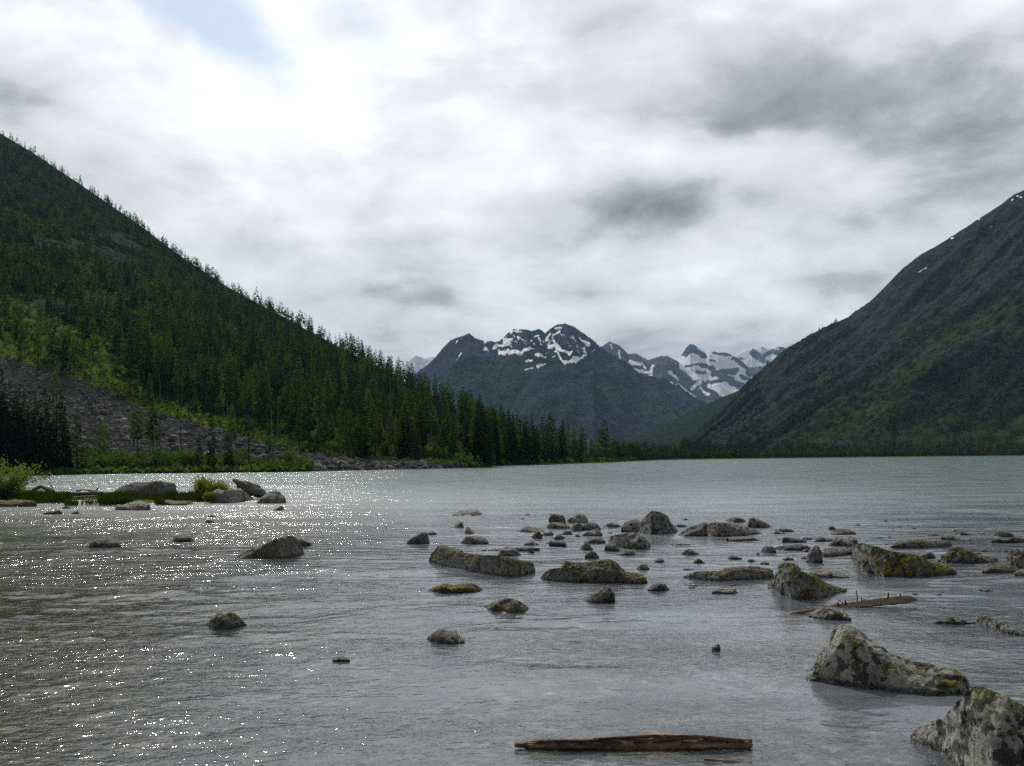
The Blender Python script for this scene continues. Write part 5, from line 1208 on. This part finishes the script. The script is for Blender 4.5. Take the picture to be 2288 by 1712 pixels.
RK('A', 'little pale stone awash below the rounded boulder off the spit', [(1685, 388), (1715, 372), (1740, 355), (1754, 384)], 391, 0.1, 0.45)
RK('A', 'tiny stone in the stream close to the grassy bank', [(376, 378), (400, 364), (412, 361), (432, 375)], 379, 0.0, 0.32)
RK('A', 'mossy stone under the left bank shrub, cut off by the left edge', [(-60, 345), (-20, 322), (40, 328), (90, 320), (160, 324), (220, 332), (252, 352)], 368, 0.95, 0.42, 0.2, depth=0.5)
RK('B', 'brown mossy rock with a white lichen side in the near stream, left of centre', [(1286, 390), (1318, 356), (1345, 329), (1372, 332), (1392, 345), (1412, 328), (1440, 326), (1460, 346), (1485, 366), (1518, 404)], [(1286, 398), (1340, 432), (1420, 436), (1518, 414)], 0.45, 0.42, 0.5)
RK('B', 'thin stone awash by a patch of glitter above the brown mossy rock', [(1206, 183), (1240, 170), (1265, 164), (1310, 180)], 188, 0.0, 0.34)
RK('B', 'small pile-like stone by itself in open water, nearest on the left', [(2050, 617), (2080, 602), (2108, 592), (2135, 600), (2160, 616)], 630, 0.0, 0.30)

# loose little stones just breaking the surface between the larger rocks
g_ = np.random.default_rng(77); k_ = 0
while k_ < 34:
    px_ = g_.uniform(1090, 2260); py_ = g_.uniform(1150, 1262) if g_.uniform() < 0.8 else g_.uniform(1262, 1330)
    if px_ < 1500 and py_ > 1215: continue
    w_ = g_.uniform(7, 20); h_ = w_ * g_.uniform(0.16, 0.34); cx_, cy_ = (px_ - 750) / .36166, (py_ - 1100) / .36166; w2, h2 = w_ / .36166 / 2, h_ / .36166
    rock('C', 'tiny dark wet stone just breaking the surface between the larger rocks at right', 0.1, g_.uniform(0.2, 0.42), 0.2, [(cx_ - w2, cy_), (cx_ - w2 * 0.3, cy_ - h2 * 0.9), (cx_ + w2 * 0.2, cy_ - h2), (cx_ + w2, cy_)], cy_ + 1.5, group='tiny stones between the rocks', seed=int(g_.integers(9000)), cut=2); k_ += 1
# ------------------------------------------------------------------ driftwood
def tube(pts, radii, sides=12, seed=0, rough=0.12, split=0.0, flat=1.0):
    """irregular round timber along a line of points"""
    g = np.random.default_rng(seed); pts = np.array(pts, float); n = len(pts)
    tg = np.gradient(pts, axis=0); tg /= np.linalg.norm(tg, axis=1)[:, None]
    V = []
    prof = 1 + rough * g.normal(size=sides)
    for i in range(n):
        up = np.array([0, 0, 1.0]); s = np.cross(tg[i], up); s /= np.linalg.norm(s) + 1e-9; u = np.cross(s, tg[i])
        for k in range(sides):
            a = 2 * math.pi * k / sides
            ph = 1 + 0.10 * math.sin(i * 0.9 + k * 1.7 + seed) + rough * 0.5 * g.normal()
            r = radii[i] * (0.65 * prof[k] + 0.35) * ph
            V.append(pts[i] + s * math.cos(a) * r + u * math.sin(a) * r * flat)
    Fc = []
    for i in range(n - 1):
        for k in range(sides):
            a = i * sides + k; b = i * sides + (k + 1) % sides; Fc.append((a, b, b + sides, a + sides))
    V = np.array(V); m = len(V); V = np.vstack([V, pts[0] - tg[0] * radii[0] * 0.4, pts[-1] + tg[-1] * radii[-1] * 0.15])
    for k in range(sides):
        Fc.append((m, (k + 1) % sides, k, k)); Fc.append((m + 1, (n - 1) * sides + k, (n - 1) * sides + (k + 1) % sides, (n - 1) * sides + (k + 1) % sides))
    tri = [f[:3] for f in Fc if f[2] == f[3]]; quad = [f for f in Fc if f[2] != f[3]]
    tris = tri + [(a, b, c) for a, b, c, d in quad] + [(a, c, d) for a, b, c, d in quad]
    return V, np.array(tris)

def at(px, py, Y):
    X, Z = tan(px, py); return np.array([float(X) * Y, Y, HC + float(Z) * Y])
def E(x, y): return 1000 + .58228 * x, 1350 + .58228 * y
def Dp(x, y): return 1450 + .37884 * x, 1100 + .37884 * y
def Ap(x, y): return .36166 * x, 1000 + .36166 * y

# near log, floating in front of the camera
Yl = ground(*E(700, 566))[1] + 0.02
prof = [(258, 541, 5), (290, 539, 11), (330, 538, 17), (370, 538, 22), (430, 540, 25), (520, 541, 26), (600, 540, 27), (700, 538, 29), (780, 537, 30), (860, 536, 31), (930, 536, 29), (1000, 537, 24), (1060, 536, 22), (1110, 535, 20), (1150, 535, 19), (1166, 535, 17)]
pr = np.array(prof, float); tt = np.linspace(258, 1166, 70)
pts = [at(*E(x, np.interp(x, pr[:, 0], pr[:, 1])), Yl + 0.06 + 0.02 * math.sin(x * 0.01)) for x in tt]
rad = [np.interp(x, pr[:, 0], pr[:, 2]) * .58228 * Yl / F * 0.97 for x in tt]
root = make_thing('driftwood_log', tuple(pts[35] * (1, 1, 0)), 'dark split driftwood log with a pointed left end in the water nearest the camera', 'log')
off = np.array(root.location)
V, Fc = tube(np.array(pts) - off, rad, 16, 3, 0.16)
# long cracks along the grain
ang = np.arange(len(V)) % 16; V[:, 2] += 0.012 * np.sin(ang * 2.4) * (np.arange(len(V)) < 70 * 16)
link('trunk', mesh_from('trunk', V, Fc, [M['drift']]), root)
for (x0, y0, x1, y1, w, sd) in ((560, 513, 1000, 505, 8, 1), (820, 504, 1168, 519, 8, 2), (880, 526, 1164, 548, 7, 3), (320, 529, 720, 515, 7, 4), (640, 522, 940, 516, 6, 5), (940, 519, 1166, 533, 5, 6)):
    q = [at(*E(x0 + (x1 - x0) * t, y0 + (y1 - y0) * t + 3 * math.sin(t * 7 + sd)), Yl - 0.005 + 0.02 * math.sin(t * 3)) - off for t in np.linspace(0, 1, 22)]
    r = [max(0.15, math.sin(math.pi * min(max(t, .04), .96)) ** 0.5) * w * .58228 * Yl / F for t in np.linspace(0, 1, 22)]
    V, Fc = tube(q, r, 8, 20 + sd, 0.25); link('split_strip', mesh_from('split_strip', V, Fc, [M['drift']]), root)
# sunken stick beside it
q = [at(*E(x, 596 + (x - 985) * 0.075), ground(*E(1080, 606))[1]) for x in np.linspace(985, 1168, 14)]
V, Fc = tube(np.array(q) - q[7], [0.010 + 0.004 * math.sin(i) for i in range(14)], 7, 31, 0.2)
o = link('driftwood_stick', mesh_from('driftwood_stick', V, Fc, [M['drift']]), label='thin dark stick lying in the water just below the right end of the near log', cat='stick'); o.location = q[7]

# branched log resting on the white lichened rock
Yd = ground(*Dp(1330, 682))[1]
pr = np.array([(1062, 678, 16), (1110, 674, 17), (1180, 668, 20), (1260, 658, 23), (1340, 648, 25), (1420, 640, 26), (1480, 634, 28), (1530, 630, 24), (1560, 632, 16), (1582, 636, 8)], float)
tt = np.linspace(1062, 1582, 46); yy0 = Yd + 0.22
pts = [at(*Dp(x, np.interp(x, pr[:, 0], pr[:, 1])), yy0) for x in tt]; rad = [np.interp(x, pr[:, 0], pr[:, 2]) * .37884 * yy0 / F for x in tt]
root = make_thing('branched_log', tuple(pts[22] * (1, 1, 0)), 'reddish bare log with upright branch stubs, lying on the white lichened rock at right', 'log')
off = np.array(root.location)
V, Fc = tube(np.array(pts) - off, rad, 14, 5, 0.08); link('trunk', mesh_from('trunk', V, Fc, [M['log_red']]), root)
for (x0, y0, x1, y1, w) in ((1228, 645, 1224, 578, 5), (1404, 640, 1414, 592, 6), (1160, 662, 1159, 642, 8), (1116, 668, 1113, 652, 7), (1254, 640, 1255, 620, 4), (1146, 655, 1118, 636, 3.5), (1480, 612, 1486, 602, 6)):
    q = [at(*Dp(x0 + (x1 - x0) * t + 2 * math.sin(t * 4), y0 + (y1 - y0) * t), yy0 - 0.03 - 0.05 * t) - off for t in np.linspace(0, 1, 7)]
    r = [w * .37884 * yy0 / F * (1 - 0.45 * t) for t in np.linspace(0, 1, 7)]
    V, Fc = tube(q, r, 7, int(x0), 0.1); link('branch_stub', mesh_from('branch_stub', V, Fc, [M['bark']]), root)
def loose(name, pxs, Y, w, mat, label, cat='stick', sides=8, seed=1, group=None):
    n = 18; P = np.array(pxs, float); s = np.linspace(0, 1, len(P)); t = np.linspace(0, 1, n)
    q = [at(np.interp(k, s, P[:, 0]), np.interp(k, s, P[:, 1]), Y) for k in t]; Wd = np.interp(t, s, P[:, 2])
    V, Fc = tube(np.array(q) - q[n // 2], [a * w * Y / F for a in Wd], sides, seed, 0.16)
    o = link(name, mesh_from(name, V, Fc, [mat]), label=label, cat=cat, group=group); o.location = q[n // 2]; return o
loose('driftwood_stick', [(*Dp(836, 714), 7), (*Dp(880, 708), 10), (*Dp(930, 702), 9), (*Dp(985, 694), 7)], ground(*Dp(900, 718))[1], .37884, M['drift'], 'broken brown piece of wood left of the white lichened rock under the branched log', seed=7)
loose('driftwood_stick', [(*Dp(1244, 670), 3), (*Dp(1280, 668), 4), (*Dp(1314, 671), 3)], Yd + 0.02, .37884, M['grey_wood'], 'short white stick against the front of the branched log', seed=8)
# driftwood on the spit at left
Ys = ground(*Ap(500, 320))[1]
loose('grey_log', [(*Ap(358, 296), 12), (*Ap(430, 292), 14), (*Ap(540, 286), 13), (*Ap(640, 282), 9)], ground(*Ap(500, 303), 0.10)[1], .36166, M['grey_wood'], 'pale grey log lying level on the spit, left of the big dark boulder', 'log', 10, 11)
loose('grey_log', [(*Ap(440, 312), 6), (*Ap(540, 305), 7), (*Ap(625, 300), 6)], ground(*Ap(530, 313), 0.08)[1], .36166, M['grey_wood'], 'thin grey pole in front of the pale grey log on the spit', 'log', 8, 12)
loose('dead_branch', [(*Ap(200, 262), 8), (*Ap(250, 240), 10), (*Ap(300, 262), 12), (*Ap(372, 300), 9)], Ys + 0.8, .36166, M['grey_wood'], 'tangled grey dead branch hanging to the water beside the left bank shrub', 'branch', 8, 13)
loose('dead_branch', [(*Ap(300, 212), 2), (*Ap(325, 250), 3), (*Ap(350, 300), 4)], Ys + 0.6, .36166, M['grey_wood'], 'thin bare twig standing up beside the left bank shrub', 'branch', 6, 14)
loose('dead_branch', [(*Ap(470, 270), 5), (*Ap(520, 262), 4), (*Ap(590, 272), 5), (*Ap(605, 252), 4)], ground(*Ap(530, 292), 0.10)[1], .36166, M['bark'], 'small dark branch lying behind the pale grey log on the spit', 'branch', 6, 15)
# jagged stump heap at the end of the spit
Yt = ground(*Ap(1560, 318))[1] + 0.5
root = make_thing('driftwood_stump', (float(tan(*Ap(1545, 300))[0]) * Yt, Yt, 0), 'jagged grey driftwood stump pointing up left behind the boulders at the end of the spit', 'stump')
off = np.array(root.location)
for nm, pp, sd in (('trunk', [(1440, 196, 5), (1470, 214, 15), (1520, 240, 22), (1570, 262, 26), (1625, 284, 18), (1650, 296, 8)], 1), ('root', [(1500, 212, 8), (1550, 228, 12), (1600, 246, 12), (1640, 278, 8)], 2), ('root', [(1455, 246, 4), (1490, 244, 9), (1530, 262, 14), (1560, 296, 16)], 3), ('root', [(1580, 290, 20), (1620, 296, 18), (1652, 302, 8)], 4)):
    q = [at(*Ap(a, b), Yt + 0.12 * sd - 0.3) - off for a, b, c in pp]; s = np.linspace(0, 1, len(q)); t = np.linspace(0, 1, 16)
    Q = np.stack([np.interp(t, s, np.array(q)[:, k]) for k in range(3)], -1); r = np.interp(t, s, [c for a, b, c in pp]) * .36166 * Yt / F
    V, Fc = tube(Q, r, 9, 50 + sd, 0.28); link(nm, mesh_from(nm, V, Fc, [M['grey_wood'] if sd < 4 else M['bark']]), root)

# ------------------------------------------------------------------ the grassy spit at left
def strip(name, poly_px, z_h, mat, label=None):
    """low bank: outline on the water plane from its pixels, raised and rounded"""
    P = np.array([ground(*Ap(a, b)) for a, b in poly_px]); xs = np.linspace(P[:, 0].min(), P[:, 0].max(), 90); ys = np.linspace(P[:, 1].min(), P[:, 1].max(), 50)
    Xg, Yg = np.meshgrid(xs, ys); ins = in_poly(Xg, Yg, [tuple(p) for p in P]).astype(float)
    m = blur_mask(ins, 5); z = -0.35 + (z_h + 0.35) * np.clip(m * 1.5, 0, 1) + 0.07 * fbm(Xg * 1.2, Yg * 1.2, o=4) * m
    V = np.stack([Xg, Yg, z], -1).reshape(-1, 3)
    return structure(name, mesh_from(name, V, grid_faces(50, 90), [mat])), (Xg, Yg, z, m)
SPIT = [(-700, 352), (0, 350), (120, 348), (250, 346), (380, 338), (470, 318), (640, 320), (700, 345), (850, 342), (1000, 340), (1150, 345), (1290, 338), (1420, 340), (1480, 300), (1380, 290), (1200, 298), (1000, 292), (780, 288), (640, 284), (450, 282), (330, 280), (200, 268), (0, 262), (-700, 256)]
_, (gx, gy, gz, gm) = strip('river_bank', SPIT, 0.14, M['bank'])

def blades(name, areas, n, hmin, hmax, mat, seed, wid=0.02):
    g = np.random.default_rng(seed); Vs, Fs, tn, k = [], [], [], 0
    for (x0, x1, y0, y1, dens, hs) in areas:
        m = int(n * dens); px = g.uniform(x0, x1, m); py = g.uniform(y0, y1, m)
        a = np.array([ground(*Ap(u, v)) for u, v in zip(px, py)])
        cl = 0.55 + 0.9 * np.clip(fbm(a[:, 0] * 1.1, a[:, 1] * 0.6, o=3) + 0.4, 0, 1)
        h = g.uniform(hmin, hmax, m) * hs * cl
        b = np.stack([a[:, 0], a[:, 1], np.full(m, 0.02)], -1); d = g.normal(0, 0.22, (m, 3)); d[:, 2] = 1; d /= np.linalg.norm(d, axis=1)[:, None]
        V, Fc = kites(b, d, h, np.full(m, wid), g); V.reshape(-1, 4, 3)[:, 2, :2] += g.normal(0, 0.10, (m, 2)) * h[:, None]
        Vs.append(V); Fs.append(Fc + k); k += len(V); tn.append(np.repeat(g.uniform(0, 1, m), 4))
    return link(name, mesh_from(name, np.vstack(Vs), np.vstack(Fs), [mat], smooth=False, attrs=dict(tint=np.concatenate(tn))), kind='stuff')
blades('grass', [(60, 250, 310, 345, 1.0, 1.0), (200, 440, 312, 348, 1.2, 1.0), (610, 820, 322, 362, 1.4, 1.05), (790, 1000, 320, 338, 1.0, 0.8), (960, 1010, 330, 358, 0.4, 0.8), (1000, 1300, 318, 340, 1.4, 1.0), (400, 480, 350, 372, 0.10, 0.7), (500, 640, 345, 366, 0.06, 0.7)], 2600, 0.22, 0.62, M['grass'], 4)

def tuft(label, x0, x1, yb, top, seed, n=420, group=None):
    g = np.random.default_rng(seed); c = np.array(ground(*Ap((x0 + x1) / 2, yb))); w = (x1 - x0) * .36166 * c[1] / F; H_ = (yb - top) * .36166 * c[1] / F
    b = np.stack([g.normal(0, w * 0.16, n), g.normal(0, w * 0.14, n), np.zeros(n)], -1)
    d = g.normal(0, 0.24, (n, 3)); d[:, 2] = 1; d /= np.linalg.norm(d, axis=1)[:, None]
    h = H_ * g.uniform(0.45, 1.1, n); V, Fc = kites(b, d, h, np.full(n, 0.022), g)
    V.reshape(-1, 4, 3)[:, 2, :2] += g.normal(0, 0.22, (n, 2)) * h[:, None]
    # small leaves up the stems
    m = n * 2; k = g.integers(0, n, m); p = b[k] + d[k] * (h[k] * g.uniform(0.35, 1.0, m))[:, None]; dd = g.normal(size=(m, 3)); dd /= np.linalg.norm(dd, axis=1)[:, None]
    V2, F2 = kites(p, dd, g.uniform(0.06, 0.16, m), np.full(m, 0.03), g)
    o = link('grass_tuft', mesh_from('grass_tuft', np.vstack([V, V2]), np.vstack([Fc, F2 + len(V)]), [M['gold']], smooth=False), label=label, cat='grass tuft', group=group)
    o.location = (c[0], c[1], 0.1)
tuft('tall pale green tuft standing highest on the spit, right of the big dark boulder', 1215, 1305, 325, 182, 1)
tuft('wide yellow-green tuft leaning over the pale-topped boulder on the spit', 1270, 1420, 328, 212, 2, 600)
tuft('small yellow tuft at the waterline below the tall pale green tuft', 1255, 1330, 345, 290, 3, 220)

def moss(label, top, base, seed): return rock('A', label, 1.0, 0.4, 0.0, top, base, depth=0.5, rough=1.4, cut=0, seed=seed, name='moss_cushion')
for lb, tp, bs in (('yellow-green moss cushion at the foot of the big dark boulder', [(868, 325), (900, 306), (940, 302), (985, 318)], 328),
                   ('mossy hummock at the right end of the left bank, below the shrub', [(60, 335), (90, 318), (150, 322), (200, 326), (255, 340)], 346)):
    o = moss(lb, tp, bs, 5); o['category'] = 'moss'

# leafy willow at the left edge
Yw = ground(*Ap(60, 335))[1]; c = at(*Ap(20, 335), Yw)
root = make_thing('willow_shrub', (c[0], Yw, 0.05), 'pale leafy willow shrub on the left bank, cut off by the left edge', 'shrub')
g = np.random.default_rng(9); LV, LF, SV, SF = [], [], [], []; lk = sk = 0
for i in range(34):
    a = g.uniform(0, 6.28); lean = g.uniform(0.15, 1.0); L = g.uniform(1.5, 3.3) * (1.12 - 0.25 * lean)
    t = np.linspace(0, 1, 8)[:, None]; d0_ = np.array([math.cos(a) * lean, math.sin(a) * lean, 1.0]); d0_ /= np.linalg.norm(d0_)
    P = np.array([g.normal(0, 0.25), g.normal(0, 0.25), 0]) + d0_ * L * t + np.array([math.cos(a), math.sin(a), -0.6]) * 0.35 * L * t ** 2.2
    v, f = tube(P, np.linspace(0.022, 0.006, 8), 5, i, 0.05); SV.append(v); SF.append(f + sk); sk += len(v)
    m = 210; k = g.uniform(0.15, 1, m); b = np.stack([np.interp(k, t[:, 0], P[:, j]) for j in range(3)], -1) + g.normal(0, 0.15, (m, 3))
    dv = g.normal(size=(m, 3)) + (0, 0, 0.2); dv /= np.linalg.norm(dv, axis=1)[:, None]
    v, f = kites(b, dv, g.uniform(0.09, 0.19, m), g.uniform(0.025, 0.045, m), g); LV.append(v); LF.append(f + lk); lk += len(v)
link('stem', mesh_from('stem', np.vstack(SV), np.vstack(SF), [M['bark']]), root)
link('foliage', mesh_from('foliage', np.vstack(LV), np.vstack(LF), [M['willow']], smooth=False), root)
